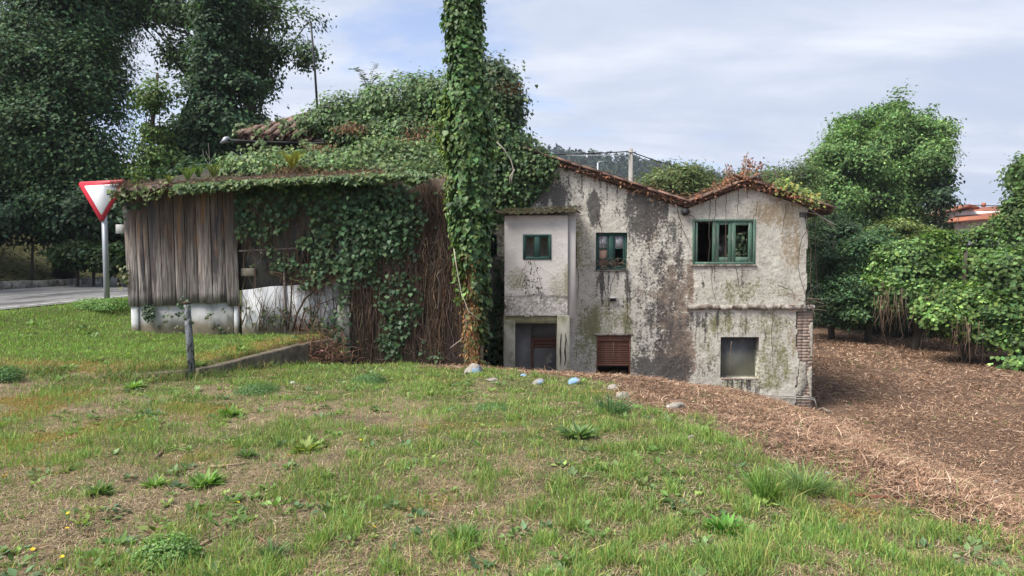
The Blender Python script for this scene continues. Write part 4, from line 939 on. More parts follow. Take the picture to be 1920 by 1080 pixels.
# ---- taller left block under its hipped roof, mostly hidden by ivy
LX0, LX1, LY = float(at(452, 270, 17)[0]), -.7, 17.2
ez = float(at(500, 262, 16.5)[2])
mb = MB(); mb.box((float(at(482, 270, 17.2)[0]), LY, -1.9), (LX1, 23, ez)); mb.build('left_wall', m_side, house)
A0 = np.array((LX0, 16.55, ez)); B0 = np.array((LX1 + .5, 16.55, ez)); tip = np.array((-4.35, 20.3, ez + 1.75)); tip2 = np.array((-1.2, 20.3, ez + 1.75)); C0 = np.array((LX0, 24, ez)); D0 = np.array((LX1 + .5, 24, ez))
dn = np.array((0, 0, .06))
mb = MB(); mb.add([A0, B0, tip2, tip, C0, D0, A0 - dn, B0 - dn, tip2 - dn, tip - dn, C0 - dn, D0 - dn],
     [(0, 1, 2, 3), (0, 3, 4), (1, 5, 2), (4, 3, 2, 5), (9, 8, 7, 6), (10, 9, 6), (8, 11, 7), (11, 8, 9, 10), (0, 6, 7, 1), (4, 10, 6, 0), (1, 7, 11, 5), (5, 11, 10, 4)]).build('hip_roof', m_under, house)
sv = unit((tip - A0) * (0, 1, 1)); sn = np.array((0, -sv[2], sv[1]))
for i in range(16):
    x = LX0 + .1 + i * .115 * 1.0
    mx = (x - LX0) / (tip[0] - LX0) * np.linalg.norm((tip - A0) * (0, 1, 1)); nrow = int(max(1, min(7, (mx + .2) / .38)))
    for j in range(nrow):
        pos = np.array((x, 16.47, ez)) + sv * j * .37 + sn * (.045 + (.03 if i % 2 == 0 else .0)); put_tile(pos, sv + sn * .04, sn, flip=(i % 2 == 1))
hv = unit(tip - A0)
for j in range(9): put_tile(A0 + hv * (.05 + j * .37) + np.array((0, 0, .12)), hv, (0, 0, 1), 'ridge_tile')
MB().tube([(LX0 - .15, 16.42, ez - .02), (LX0 + .9, 16.42, ez - .07), (LX0 + 2.2, 16.42, ez - .1), (LX0 + 3.6, 16.42, ez - .08)], .026, 8).build('gutter', M_BLACK, house, True)
mb = MB(); mb.hexa([(LX0 - .26, ez - .10), (LX0 - .08, ez - .06), (LX0 - .08, ez + .06), (LX0 - .16, ez + .03)], 16.36, 16.5); mb.build('gutter_end', M_STEEL, house)
# thin black mast on the roof
ma, mb_ = at(597, 205, 17.4), at(583, 44, 17.2)
t = thing('antenna_mast', 'thin black leaning mast standing on the ivy-covered roof', 'mast', ma)
MB().tube([ma - (0, 0, .5), (ma + mb_) / 2, mb_], [.032, .028, .024], 6).build('rod', M_BLACK, t)
mm = at(586, 92, 17.25); MB().tube([mm - (.09, 0, 0), mm + (.09, 0, .02)], .012, 5).build('crossbar', M_BLACK, t)
# ------------------------------------------------------------------ plank shed
SY = 13.5
sx = lambda q, Y=SY: float(at(q, 490, Y)[0])
sz = lambda q, Y=SY: float(at(960, q, Y)[2])
def m_wood_():
    m, nt, p, _ = nodes_of('weathered_planks'); g = NT(nt); r = g.rand()
    off = nt.nodes.new('ShaderNodeCombineXYZ'); g.put(off.inputs[0], g.math('MULTIPLY', r, 37.0)); g.put(off.inputs[2], g.math('MULTIPLY', r, 91.0))
    v1 = g.coords('Object', (26, 26, 1.1), off.outputs[0]); v2 = g.coords('Object', (7, 7, .8), off.outputs[0]); v3 = g.coords('Object', (80, 80, 2.5), off.outputs[0])
    gr, bl_, fi = g.noise(v1, 1, 6, .65, .4), g.noise(v2, 1, 5, .6, .5), g.noise(v3, 1, 4, .6)
    tc = nt.nodes.new('ShaderNodeTexCoord'); sp = nt.nodes.new('ShaderNodeSeparateXYZ'); nt.links.new(tc.outputs['Object'], sp.inputs[0]); z = sp.outputs[2]
    col = g.mix(g.ramp(gr, .3, .7), (0.12, 0.098, 0.088), (0.37, 0.335, 0.31))
    col = g.mix(g.ramp(fi, .46, .62, 0, .85), col, (0.05, 0.042, 0.038))
    up = g.ramp(g.math('ADD', z, g.math('MULTIPLY', g.math('SUBTRACT', bl_, .5), 1.6)), 1.1, 2.5)     # sheltered upper ends keep their brown
    col = g.mix(g.math('MULTIPLY', up, .85), col, g.mix(g.ramp(gr, .35, .7), (0.062, 0.045, 0.037), (0.155, 0.112, 0.085)))
    st = g.ramp(g.math('ADD', bl_, g.math('MULTIPLY', g.math('SUBTRACT', r, .5), .22)), .54, .66)
    col = g.mix(g.math('MULTIPLY', st, .85), col, (0.045, 0.041, 0.045)); tint_ = nt.nodes.new('ShaderNodeCombineXYZ')
    for q_ in range(3): g.put(tint_.inputs[q_], g.ramp(g.math('FRACT', g.math('MULTIPLY', r, 7.3)), 0, 1, .72, 1.32))
    col = g.mix(1.0, col, tint_.outputs[0], 'MULTIPLY')
    orr = g.math('MULTIPLY', g.ramp(g.noise(v2, 1.6, 4, .6), .54, .66), up); col = g.mix(g.math('MULTIPLY', orr, .6), col, (0.26, 0.125, 0.05))
    g.put(p.inputs['Base Color'], col); p.inputs['Roughness'].default_value = .88; p.inputs['Specular IOR Level'].default_value = .2
    g.bump(p, g.math('ADD', gr, fi), .6, .008); return m
m_wood = m_wood_()
m_wash = m_rough('whitewashed_panel', (0.66, 0.67, 0.68), (0.53, 0.535, 0.53), 3, .9, .4, .008, (1, 1, .7), (0.30, 0.285, 0.25), 3.2, .54, .66, foot_tone=(.3, .13, (.22, .19, .14)))
m_lowwash = m_rough('grimy_whitewash', (0.50, 0.50, 0.50), (0.36, 0.355, 0.35), 4, .95, .5, .01, (1, 1, .5), (0.19, 0.18, 0.155), 2.6, .48, .64, foot_tone=(.36, .15, (.20, .17, .12)))
shed = thing('plank_shed', 'lean-to shed clad in weathered vertical planks on a whitewashed base', 'shed', (sx(440), SY, .2))
XT = [232, 255, 267, 277, 301, 327, 347, 368, 396, 419, 444]; XB = [246, 261, 276, 285, 306, 331, 350, 375, 399, 425, 449]
XB = [240, 259, 275, 285, 305, 330, 350, 374, 399, 425, 449]
BOT = [574, 573, 573, 573, 572, 571, 568, 568, 567, 574]
for k in range(10):
    yf = SY - .03 + rng.uniform(-.012, .012); n = 12; t = np.linspace(0, 1, n); w = .0035
    zb, zt = sz(BOT[k] + rng.uniform(-.5, .5)), sz(352 - 2 * k * .5)
    xl_ = sx(XB[k]) + (sx(XT[k]) - sx(XB[k])) * t + .004 + w * (np.array([float(vnoise(q * 5, k, 201)) for q in t]) + .3)
    xr_ = sx(XB[k + 1]) + (sx(XT[k + 1]) - sx(XB[k + 1])) * t - .004 - w * (np.array([float(vnoise(q * 5, k, 203)) for q in t]) - .3)
    z = zb + (zt - zb) * t; cup = .006 * (1 if k % 3 else -1)
    V = []; f = []
    for i in range(n): V += [(xl_[i], yf + .004, z[i]), (xl_[i] + .005, yf, z[i]), ((xl_[i] + xr_[i]) / 2, yf - cup, z[i]), (xr_[i] - .005, yf, z[i]), (xr_[i], yf + .004, z[i]), (xr_[i], yf + .03, z[i]), (xl_[i], yf + .03, z[i])]
    for i in range(n - 1):
        for j in range(7): f.append((i * 7 + j, i * 7 + (j + 1) % 7, (i + 1) * 7 + (j + 1) % 7, (i + 1) * 7 + j))
    f += [tuple(range(6, -1, -1)), tuple((n - 1) * 7 + j for j in range(7))]
    MB().add(V, f).build('plank', m_wood, shed)
for q, y0 in ((450, 0), (395, 2), (372, 0)): pass
mb = MB(); mb.box((sx(238), SY + .01, sz(380)), (sx(446), SY + .06, sz(372))); mb.box((sx(244), SY + .01, sz(560)), (sx(446), SY + .06, sz(552))); mb.build('batten', m_wood, shed)
MB().box((sx(219), SY - .02, sz(438)), (sx(236), SY + .12, sz(421)), .006).build('beam_end', m_lowwash, shed)
# whitewashed base
MB().box((sx(243), SY - .0, -.1), (sx(256.5), SY + .13, sz(571)), .012).build('base_post', m_wash, shed)
MB().box((sx(257.5), SY + .035, -.1), (sx(344), SY + .12, sz(560)), .01).build('base_panel', m_lowwash, shed)
MB().box((sx(345), SY + .04, -.1), (sx(434), SY + .12, sz(560)), .01).build('base_panel', m_lowwash, shed)
MB().box((sx(436), SY + .02, -.1), (sx(443.5), SY + .12, sz(560)), .008).build('base_post', m_wash, shed)
mb = MB(); mb.hexa([(sx(451), -.1), (sx(530), -.1), (sx(530), sz(536)), (sx(505), sz(537)), (sx(470), sz(542)), (sx(451), sz(544))], SY + .02, SY + .1); mb.build('base_panel', m_wash, shed)
mb = MB(); mb.hexa([(sx(535), -.1), (sx(634), -.1), (sx(634), sz(530)), (sx(600), sz(531)), (sx(560), sz(534)), (sx(535), sz(536))], SY + .02, SY + .1); mb.build('base_panel', m_wash, shed)
MB().box((sx(531), SY - .01, -.1), (sx(534.5), SY + .1, sz(470)), .004).build('base_post', m_wood, shed)
m_greyp = m_rough('grey_rotten_panel', (0.15, 0.145, 0.14), (0.09, 0.088, 0.085), 5, .95, .4, .008, (1, 1, .6), (0.05, 0.05, 0.048), 3, .5, .65)
mb = MB()   # dark panelling behind the ivy, with a round hole that shows daylight
mb.box((sx(440), SY + .16, sz(545)), (sx(556), SY + .2, sz(350))); mb.box((sx(586), SY + .16, sz(545)), (sx(645), SY + .2, sz(345))); mb.box((sx(556), SY + .161, sz(545)), (sx(586), SY + .2, sz(494))); mb.box((sx(556), SY + .161, sz(462)), (sx(586), SY + .2, sz(345)))
mb.build('back_panel', m_greyp, shed)
mb = MB(); mb.box((sx(450), SY + .03, sz(518)), (sx(475), SY + .16, sz(503)), .008); mb.build('box_ledge', m_rough('pale_bare_wood', (0.30, 0.26, 0.21), (0.22, 0.19, 0.155), 6, .9, .3, .005, (.3, 1, 3)), shed)
mb = MB(); mb.tube([(sx(450), SY - .03, sz(471)), (sx(500), SY - .06, sz(469)), (sx(560), SY - .06, sz(466)), (sx(592), SY - .02, sz(464))], [.018, .02, .018, .012], 7); mb.build('rail', m_wood, shed, True)
# shed roof: boarding, fascia strip
RY0, RY1 = SY - .35, 17.1
def roof_edge(px): return np.interp(px, [196, 215, 310, 440, 560, 720, 880], [364, 359, 351, 343, 337, 330, 326])
pxs = np.linspace(200, 700, 40); V = []
for q in pxs:
    a = at(q, roof_edge(q), RY0); rise = .95
    V += [(a[0], RY0, a[2] - .035), (a[0], RY0, a[2] + .02 + .012 * math.sin(a[0] * 40)), (a[0] * 1.0, RY1, a[2] + rise), (a[0], RY1, a[2] + rise - .06)]
fs = [f for i in range(39) for f in ((4 * i, 4 * i + 4, 4 * i + 5, 4 * i + 1), (4 * i + 1, 4 * i + 5, 4 * i + 6, 4 * i + 2), (4 * i + 3, 4 * i + 2, 4 * i + 6, 4 * i + 7), (4 * i, 4 * i + 3, 4 * i + 7, 4 * i + 4))] + [(0, 1, 2, 3), (159, 158, 157, 156)]
MB().add(V, fs).build('roof', m_fibre, shed)
mb = MB(); a, b = at(222, 357, RY0 - .02), at(312, 349, RY0 - .02); mb.add([(a[0], RY0 - .04, a[2] - .03), (b[0], RY0 - .04, b[2] - .03), (b[0], RY0 - .04, b[2] + .035), (a[0], RY0 - .04, a[2] + .02), (a[0], RY0 + .5, a[2] + .12), (b[0], RY0 + .5, b[2] + .16)], [(0, 1, 2, 3), (3, 2, 5, 4)]); mb.build('roof_board', m_wood, shed)
mb = MB(); mb.box((sx(243), SY + .13, -.1), (sx(249), 17, 2.6)); mb.build('side_wall', m_greyp, shed)
# corrugated corner strip on its concrete foot
m_corr = m_rough('mossy_corrugated_sheet', (0.13, 0.14, 0.115), (0.075, 0.085, 0.065), 6, .9, .4, .008, (1, 1, 1), (0.05, 0.07, 0.035), 3, .45, .65)
V = []; n = 70
for i in range(n):
    z = sz(572) + (sz(372) - sz(572)) * i / (n - 1); w = .02 * math.sin(i * 2 * math.pi / 4.6); V += [(sx(636) + w, SY - .05 - w, z), (sx(657) + w, SY - .09 - w, z), (sx(660) + w, SY + .1, z)]
MB().add(V, [(3 * i + j, 3 * i + j + 1, 3 * i + j + 4, 3 * i + j + 3) for i in range(n - 1) for j in (0, 1)]).build('corner_strip', m_corr, shed, True)
MB().box((sx(633), SY - .08, -.9), (sx(656), SY + .14, sz(572)), .02).build('corner_post', m_kerb, shed)

# ------------------------------------------------------------------ tall wall under ivy, right of the shed
lean = thing('lean_to_wall', 'blank dark wall smothered in ivy and brown stems between shed and pole', 'wall', (sx(760), SY, -.5))
m_dirty = m_rough('dirty_render', (0.14, 0.115, 0.09), (0.085, 0.07, 0.058), 5, .95, .6, .015, (1, 1, .4), (0.21, 0.185, 0.15), 2, .52, .68)
MB().box((sx(657), SY + .02, -1.0), (sx(905), SY + .3, sz(335)), .01).build('wall', m_dirty, lean)

# ------------------------------------------------------------------ ivy
M_IVY = m_leaf('ivy_leaf', .26, .5, .26)
M_STEM = m_leaf('vine_stem', .0, .9, .1)
IV = (0.080, 0.125, 0.050); IVD = (0.045, 0.080, 0.036); IVL = (0.12, 0.175, 0.055); IVW = (0.058, 0.110, 0.048)
def ribbons(mb, paths, r, base, var=.3, sides=3):
    for q in paths: mb.tube(q, r * rng.uniform(.6, 1.4), sides, tint(1, base, var)[0], False)
def wall_ivy(dens, n, Y, jit, size, col, x0, x1, y0, y1, tip=(0, 0, -1), alt=None, p_alt=0.):
    """leaves lying on an upright face at depth Y; dens(px,py) gives how thick they grow"""
    px = rng.uniform(x0, x1, n); py = rng.uniform(y0, y1, n); k = rng.random(n) < dens(px, py); px, py = px[k], py[k]; m = len(px)
    P = np.array([at(a, b, Y) for a, b in zip(px, py)]); P[:, 1] -= np.abs(rng.normal(0, jit, m))
    N = np.array((0, -1, .45)) + rand_dirs(m) * .55; T = np.array(tip) + rand_dirs(m) * .55
    return P, T, N, size * rng.uniform(.55, 1.3, m), IVY, tint(m, col, .3, .12, alt, p_alt)
def poly_in(px, py, poly):
    ins = np.zeros(px.shape, bool); n = len(poly)
    for i in range(n):
        (ax, ay), (bx_, by_) = poly[i], poly[(i + 1) % n]; ins ^= ((ay > py) != (by_ > py)) & (px < ax + (py - ay) / ((by_ - ay) or 1e-9) * (bx_ - ax))
    return ins
def soft(px, py, poly, w=14):
    a = 0
    for k in range(8): a = a + poly_in(px + w * math.cos(k * .785), py + w * math.sin(k * .785), poly)
    return a / 8
def join(*ms):
    out = []
    for i in range(4): out.append(np.concatenate([np.broadcast_to(np.asarray(m[i], float), (len(m[0]),) + (() if i == 3 else (3,))) for m in ms]))
    return out[0], out[1], out[2], out[3], IVY, np.concatenate([m[5] for m in ms])

# -- on the shed front
iv = thing('ivy', 'dark ivy hanging over the shed front right of the planks', 'ivy', (sx(540), SY, .2))
def d1(px, py):
    c = fbm(px * .028, py * .028, 4, 301); d = .8 * sstep(.45, .65, c + .26 * sstep(400, 345, py) + .12 * sstep(560, 640, px) - .30 * sstep(490, 550, py) + .06)
    hole = np.hypot((px - 570) / 17, (py - 480) / 15) < 1; pale = soft(px, py, [(462, 450), (505, 440), (520, 520), (470, 530)], 10)
    return d * sstep(440, 456, px) * (1 - .8 * pale) * ~hole * (py < 540 + 30 * sstep(590, 630, px))
a1 = wall_ivy(d1, 7600, SY - .02, .08, .078, IVW, 438, 660, 338, 610, alt=IV, p_alt=.3)
a2 = wall_ivy(lambda px, py: sstep(.5, .62, fbm(px * .05, py * .05, 3, 305)) * .35 * (py > 560), 1500, SY - .02, .02, .07, (.06, .075, .035), 300, 640, 575, 640)
a3 = wall_ivy(lambda px, py: soft(px, py, [(268, 574), (290, 574), (286, 600), (272, 598)], 4), 400, SY - .02, .02, .05, IVD, 260, 300, 570, 605)
a4 = wall_ivy(lambda px, py: soft(px, py, [(612, 600), (650, 520), (656, 690), (612, 640)], 10) * .6, 900, SY - .1, .12, .09, IVD, 580, 660, 480, 700)
link('foliage', leaf_mesh('foliage', *join(a1, a2, a3, a4)), M_IVY, iv, 'stuff')
mb = MB()
for k in range(70):   # stems climbing the base panels
    x = rng.uniform(452, 640); y0 = rng.uniform(600, 622); h = rng.uniform(25, 110); q = [at(x, y0, SY - .01)]
    for j in range(1, 5): x += rng.normal(0, 5.5); q.append(at(x, y0 - h * j / 4, SY - .015 - .03 * rng.random()))
    mb.tube(q, np.linspace(.009, .003, 5) * rng.uniform(.5, 1.6), 3, tint(1, (.085, .062, .045), .3)[0], False)
for x0, r0, pts in [(540, .028, [(548, 622), (556, 590), (572, 560), (590, 545), (604, 528)]), (566, .022, [(560, 622), (570, 585), (600, 570), (626, 560)]), (536, .02, [(540, 618), (545, 580), (548, 520), (540, 460), (545, 400)])]:
    mb.tube([at(a, b, SY - .07) for a, b in pts], np.linspace(r0, r0 * .4, len(pts)), 6, (.075, .055, .042))
for k in range(90):    # hanging dry strands and the nest of dead stems
    x = rng.uniform(455, 650); y0 = rng.uniform(345, 430); q = [at(x, y0, SY - .12)]; dx_ = rng.normal(0, 14)
    for j in range(1, 4): q.append(at(x + dx_ * j / 3 + rng.normal(0, 6), y0 + rng.uniform(20, 50) * j, SY - .1))
    mb.tube(q, .004, 3, tint(1, (.16, .11, .075), .35)[0], False)
for k in range(420):
    c = (505, 400) if k % 2 else (585, 530); an = rng.uniform(0, 6.28); x, y = c[0] + rng.normal(0, 26), c[1] + rng.normal(0, 14 if k % 2 == 0 else 26); L = rng.uniform(10, 30)
    mb.tube([at(x, y, SY - .08), at(x + L * .5 * math.cos(an) + 3, y + L * .5 * math.sin(an), SY - .12), at(x + L * math.cos(an), y + L * math.sin(an), SY - .08)], .004, 3, tint(1, (.15, .095, .062), .35)[0], False)
mb.build('stems', M_STEM, iv, kind='stuff')

# -- on the tall wall
iv = thing('ivy', 'curtain of ivy and bare brown stems over the wall left of the ivy-covered pole', 'ivy', (sx(760), SY, -.4))
def d2(px, py):
    c = fbm(px * .022, py * .014, 4, 311)
    base = soft(px, py, [(640, 340), (700, 330), (755, 390), (775, 470), (790, 560), (850, 640), (845, 690), (790, 690), (720, 640), (690, 580), (650, 560)], 22)
    low = soft(px, py, [(800, 400), (835, 400), (850, 600), (800, 590)], 20) * .25
    return np.clip(sstep(.44, .66, c + .33 * base + .22 * low - .235), 0, 1) * (py < 560 + (px - 640) * 1.3)
a1 = wall_ivy(d2, 11500, SY - .0, .08, .072, IVW, 640, 872, 330, 695, alt=IVD, p_alt=.35)
a2 = wall_ivy(lambda px, py: .9 * soft(px, py, [(650, 340), (760, 345), (790, 420), (700, 470), (650, 520)], 20), 3000, SY - .1, .12, .08, IVW, 640, 800, 330, 530, alt=IVD, p_alt=.3)
link('foliage', leaf_mesh('foliage', *join(a1, a2)), M_IVY, iv, 'stuff')
mb = MB()
for k in range(1250):   # matted brown stems hanging straight down
    x = rng.uniform(690, 872) if k % 4 else rng.uniform(655, 760); y0 = rng.uniform(345, 520) + .25 * max(0, 760 - x); L = rng.uniform(80, 280); q = []; d = SY - .01 - .09 * rng.random(); sl = rng.normal(.02, .10); L *= rng.uniform(.4, 1)
    for j in range(7): q.append(at(x + sl * L * j / 6 + rng.normal(0, 2.8), min(y0 + L * j / 6, 700), d + rng.normal(0, .02)))
    mb.tube(q, .0045 * rng.uniform(.6, 1.8), 3, tint(1, (.125, .085, .062) if rng.random() < .8 else (.24, .18, .13), .35)[0], False)
for k in range(900):
    x, y = rng.uniform(660, 868), rng.uniform(360, 690); L = rng.uniform(10, 34); an = rng.uniform(0, 3.14)
    mb.tube([at(x, y, SY - .04), at(x + L * .5 * math.cos(an), y + L * .5 * math.sin(an) + 4, SY - .12), at(x + L * math.cos(an), y + L * math.sin(an), SY - .05)], .0035, 3, tint(1, (.12, .085, .065), .4)[0], False)
mb.build('stems', M_STEM, iv, kind='stuff')

# -- mound over the roofs
IVB = None
iv = thing('ivy', 'great mound of ivy burying the roof between the tiles and the gable', 'ivy', (-2.5, 16.5, 2.5))
def shell(blobs, n, size, col, up=.5, jit=.10, alt=None, p_alt=0., out=.9, tip=(0, -.3, -1)):
    B = np.asarray(blobs, float); ar = B[:, 3] * B[:, 5] + B[:, 3] * B[:, 4]; k = rng.choice(len(B), n, p=ar / ar.sum())
    d = rand_dirs(n); d[:, 1] = -np.abs(d[:, 1]) * np.where(rng.random(n) < .85, 1, -1); nz = .82 + .42 * fbm(d[:, 0] * 2.6 + B[k, 0] * 3, d[:, 2] * 2.6 + B[k, 2] * 3, 3, 321)
    P = B[k, :3] + d * B[k, 3:6] * nz[:, None] + rng.normal(size=(n, 3)) * jit
    N = d * out + (0, -.25, up) + rand_dirs(n) * .6; T = np.array(tip) + d * .5 + rand_dirs(n) * .55
    tone = np.exp(.7 * (fbm(P[:, 0] * 1.7, P[:, 2] * 1.7, 3, 323) - .5))[:, None]
    return P, T, N, size * rng.uniform(.6, 1.3, n), IVY, tint(n, col, .28, .12, alt, p_alt) * tone
top = [blob(618, 232, 52, 22, 17, .6), blob(660, 222, 60, 36, 17.2, .8), blob(712, 215, 62, 40, 17.3, .9), blob(770, 200, 70, 48, 17.3, 1.), blob(840, 200, 70, 52, 17.2, 1.), blob(905, 215, 60, 55, 17.0, 1.),
       blob(700, 255, 80, 30, 16.7, .6), blob(775, 270, 70, 50, 16.5, .8), blob(840, 290, 50, 70, 16.4, .8), blob(930, 280, 46, 60, 16.6, .8), blob(968, 305, 46, 45, 16.4, .6), blob(1005, 318, 36, 26, 16.1, .4), blob(950, 350, 40, 55, 16.2, .4)]
bush = [blob(930, 180, 36, 42, 17.0, .7), blob(905, 150, 40, 24, 17.1, .5), blob(945, 215, 26, 36, 16.9, .6)]
low = [blob(470, 314, 46, 12, 15.2, .5), blob(530, 311, 56, 17, 15.2, .6), blob(600, 309, 60, 20, 15.2, .6), blob(660, 309, 60, 18, 15.2, .5), blob(730, 300, 66, 30, 15.4, .6), blob(790, 310, 60, 34, 15.4, .6), blob(500, 322, 80, 10, 15, .6), blob(620, 320, 100, 12, 14.8, .6), blob(750, 330, 90, 20, 14.8, .6), blob(830, 340, 40, 40, 14.8, .5)]
topb = top + billow(top, 70, .26, .42); lowb = low + billow(low, 50, .3, .5)
s1 = shell(topb, 40000, .076, (.10, .165, .058), alt=IVD, p_alt=.25); s2 = shell(lowb, 25000, .072, (0.118, 0.182, 0.064), alt=IV, p_alt=.3); s3 = shell(bush, 7500, .088, (.07, .11, .052), .5, .16, alt=(.13, .10, .05), p_alt=.06)
tilef = wall_ivy(lambda px, py: sstep(.55, .66, fbm(px * .06, py * .09, 3, 331)), 1500, 16.35, .05, .085, (.10, .145, .055), 440, 590, 222, 292)
gab = wall_ivy(lambda px, py: soft(px, py, [(925, 270), (985, 255), (1042, 300), (1030, 335), (990, 385), (975, 405), (930, 410), (900, 400)], 7), 9000, HY - .02, .08, .078, (.06, .105, .042), 895, 1055, 250, 420, alt=IVD, p_alt=.35)
gab2 = wall_ivy(lambda px, py: soft(px, py, [(905, 360), (945, 390), (940, 690), (905, 690)], 8) * sstep(.45, .6, fbm(px * .05, py * .03, 3, 341)), 900, HY - .03, .08, .085, IVD, 900, 950, 360, 690)
link('foliage', leaf_mesh('foliage', *join(s1, s2, s3, tilef, gab, gab2)), M_IVY, iv, 'stuff')
def dead(spots, n, base, size=.075):
    Ps = []
    for px, py, rx, ry, Y in spots:
        k = n // len(spots); a = np.array([at(px + rng.normal(0, rx), py + rng.normal(0, ry), Y + rng.normal(0, .12)) for _ in range(k)]); Ps.append(a)
    P = np.concatenate(Ps); m = len(P)
    return P, np.array((0, -.2, -1)) + rand_dirs(m) * .8, np.array((0, -1, .3)) + rand_dirs(m), size * rng.uniform(.5, 1.3, m), NARROW, tint(m, base, .35, .1)
link('dead_foliage', leaf_mesh('dead_foliage', *dead([(660, 240, 18, 6, 16.0), (785, 258, 20, 16, 15.6), (600, 278, 14, 4, 15.2), (740, 345, 28, 16, 14.2), (560, 318, 22, 6, 14.2), (690, 330, 20, 6, 13.6), (945, 165, 16, 8, 16.3), (770, 275, 14, 10, 15.4), (720, 350, 26, 12, 13.8), (640, 330, 30, 6, 13.6)], 4600, (.21, .12, .072))), M_DRY, iv, 'stuff')
mb = MB()
for k in range(260):
    x, y = rng.uniform(600, 870), rng.uniform(325, 350); q = [at(x, y, 13.9)]; L = rng.uniform(15, 60); s = rng.normal(0, .5)
    for j in range(1, 4): q.append(at(x + s * L * j / 3, y + L * j / 3 - 8 * (j == 1), 13.5 - .12 * rng.random()))
    mb.tube(q, .0045, 3, tint(1, (.15, .10, .07), .35)[0], False)
for q in [[(915, 250), (945, 280), (958, 300), (963, 318), (960, 332), (958, 345)], [(820, 310), (832, 330), (838, 350)], [(965, 318), (957, 330), (955, 345)]]:
    mb.tube([at(a, b, 15.6) for a, b in q], .013, 4, (.42, .38, .32))
mb.build('stems', M_STEM, iv, kind='stuff')

# -- along the shed eave
iv = thing('ivy', 'fringe of ivy and dry moss trailing along the shed roof edge', 'ivy', (sx(450), RY0, 2.6))
n = 4300; px = 330 + 470 * rng.random(n) ** .9; thick = np.maximum(2, 26 * (fbm(px * .035, px * 0, 4, 351) - .28)); py = roof_edge(px) + rng.normal(-2, 1, n) + (rng.random(n) - .35) * thick * 1.7
P = np.array([at(a, b, RY0 - .08 + rng.normal(0, .06)) for a, b in zip(px, py)]); P[:, 1] += np.where(py < roof_edge(px) - 4, rng.random(n) * .8, 0)
f1 = (P, np.array((0, -.4, -1)) + rand_dirs(n) * .7, np.array((0, -.8, .7)) + rand_dirs(n) * .6, .075 * rng.uniform(.5, 1.35, n), IVY, tint(n, (.10, .15, .06), .3, .12, IVL, .15))
n = 110; px = rng.uniform(205, 330, n); P = np.array([at(a, roof_edge(a) + rng.normal(5, 8), RY0 - .08) for a in px])
f2 = (P, np.array((0, -.4, -1)) + rand_dirs(n) * .7, np.array((0, -.8, .7)) + rand_dirs(n) * .6, .08 * rng.uniform(.5, 1.3, n), IVY, tint(n, (.12, .15, .05), .3))
f3 = wall_ivy(lambda px, py: soft(px, py, [(205, 362), (262, 375), (255, 392), (240, 386), (232, 420), (222, 400), (222, 376)], 5) * .6, 260, SY - .1, .06, .075, IVD, 200, 265, 355, 425)
f4 = wall_ivy(lambda px, py: soft(px, py, [(222, 500), (236, 500), (240, 530), (228, 535)], 5), 90, SY - .05, .06, .07, (.1, .12, .04), 215, 245, 490, 540)
link('foliage', leaf_mesh('foliage', *join(f1, f2, f3, f4)), M_IVY, iv, 'stuff')
mb = MB()
for k in range(1500):
    x = 215 + 500 * rng.random(); y = roof_edge(x) - rng.uniform(-4, 10); an = rng.uniform(-.7, .7) + (0 if rng.random() < .6 else 1.2); L = rng.uniform(5, 22); d = RY0 + rng.uniform(-.1, .8)
    mb.tube([at(x, y, d), at(x + L * math.cos(an), y - L * math.sin(an) * .6, d - .04)], .005, 3, tint(1, (.17, .115, .08), .35)[0], False)
for k in range(60):
    x = rng.normal(228, 10); mb.tube([at(x, 352, RY0 + .1), at(x + rng.normal(-4, 8), 345 - rng.uniform(0, 12), RY0)], .004, 3, tint(1, (.24, .15, .11), .3)[0], False)
mb.build('dry_stems', M_STEM, iv, kind='stuff')

# -- the pole wrapped in ivy
CY = 11.7
pole = thing('ivy_covered_pole', 'tall pole completely wrapped in glossy ivy in front of the house', 'pole', (float(at(888, 690, CY)[0]), CY, -.3))
cxl = lambda py: np.interp(py, [-140, 0, 100, 260, 400, 470, 560, 640, 700], [872, 869, 871, 876, 881, 886, 889, 888, 888])
chw = lambda py: np.interp(py, [-140, 0, 90, 180, 240, 330, 430, 480, 530, 600, 660, 700], [24, 25, 24, 32, 37, 29, 27, 22, 16, 14, 14, 17])
mb = MB(); mb.tube([at(cxl(q), q, CY + .1) for q in (705, 560, 400, 200, 0, -150)], [.17, .16, .16, .16, .15, .15], 12); mb.build('pole', M_CONC, pole, True)
def col_leaves(n, y0, y1, size, col, k0=.82, jit=.05, alt=None, p_alt=0., tm=IVY, side=None):
    py = rng.uniform(y0, y1, n); an = rng.uniform(0, 2 * np.pi, n) if side is None else side(n); lump = .62 + .85 * fbm(an * 1.3, py * .022, 3, 361)
    r = chw(py) * CY / F * lump * k0 / .85 + rng.normal(0, jit, n)
    C = np.array([at(cxl(b), b, CY) for b in py]); P = C + np.stack([np.sin(an) * r, -np.cos(an) * r, np.zeros(n)], 1)
    N = np.stack([np.sin(an), -np.cos(an), np.full(n, .5)], 1) + rand_dirs(n) * .5; size = size * np.where(rng.random(n) < .25, .6, 1.0) * np.where(rng.random(n) < .12, 1.35, 1.0); T = np.stack([np.sin(an) * .5, -np.cos(an) * .5, np.full(n, -1.)], 1) + rand_dirs(n) * .5
    tone = np.exp(.5 * (fbm(an, py * .02, 3, 363) - .5))[:, None]
    return P, T, N, size * rng.uniform(.55, 1.3, n), tm, tint(n, col, .26, .12, alt, p_alt) * tone
c1 = col_leaves(13500, -140, 500, .078, (.095, .172, .06), alt=IVL, p_alt=.10); c2 = col_leaves(1100, 430, 560, .10, (.065, .115, .045), side=lambda n: rng.uniform(.1, 2.6, n))
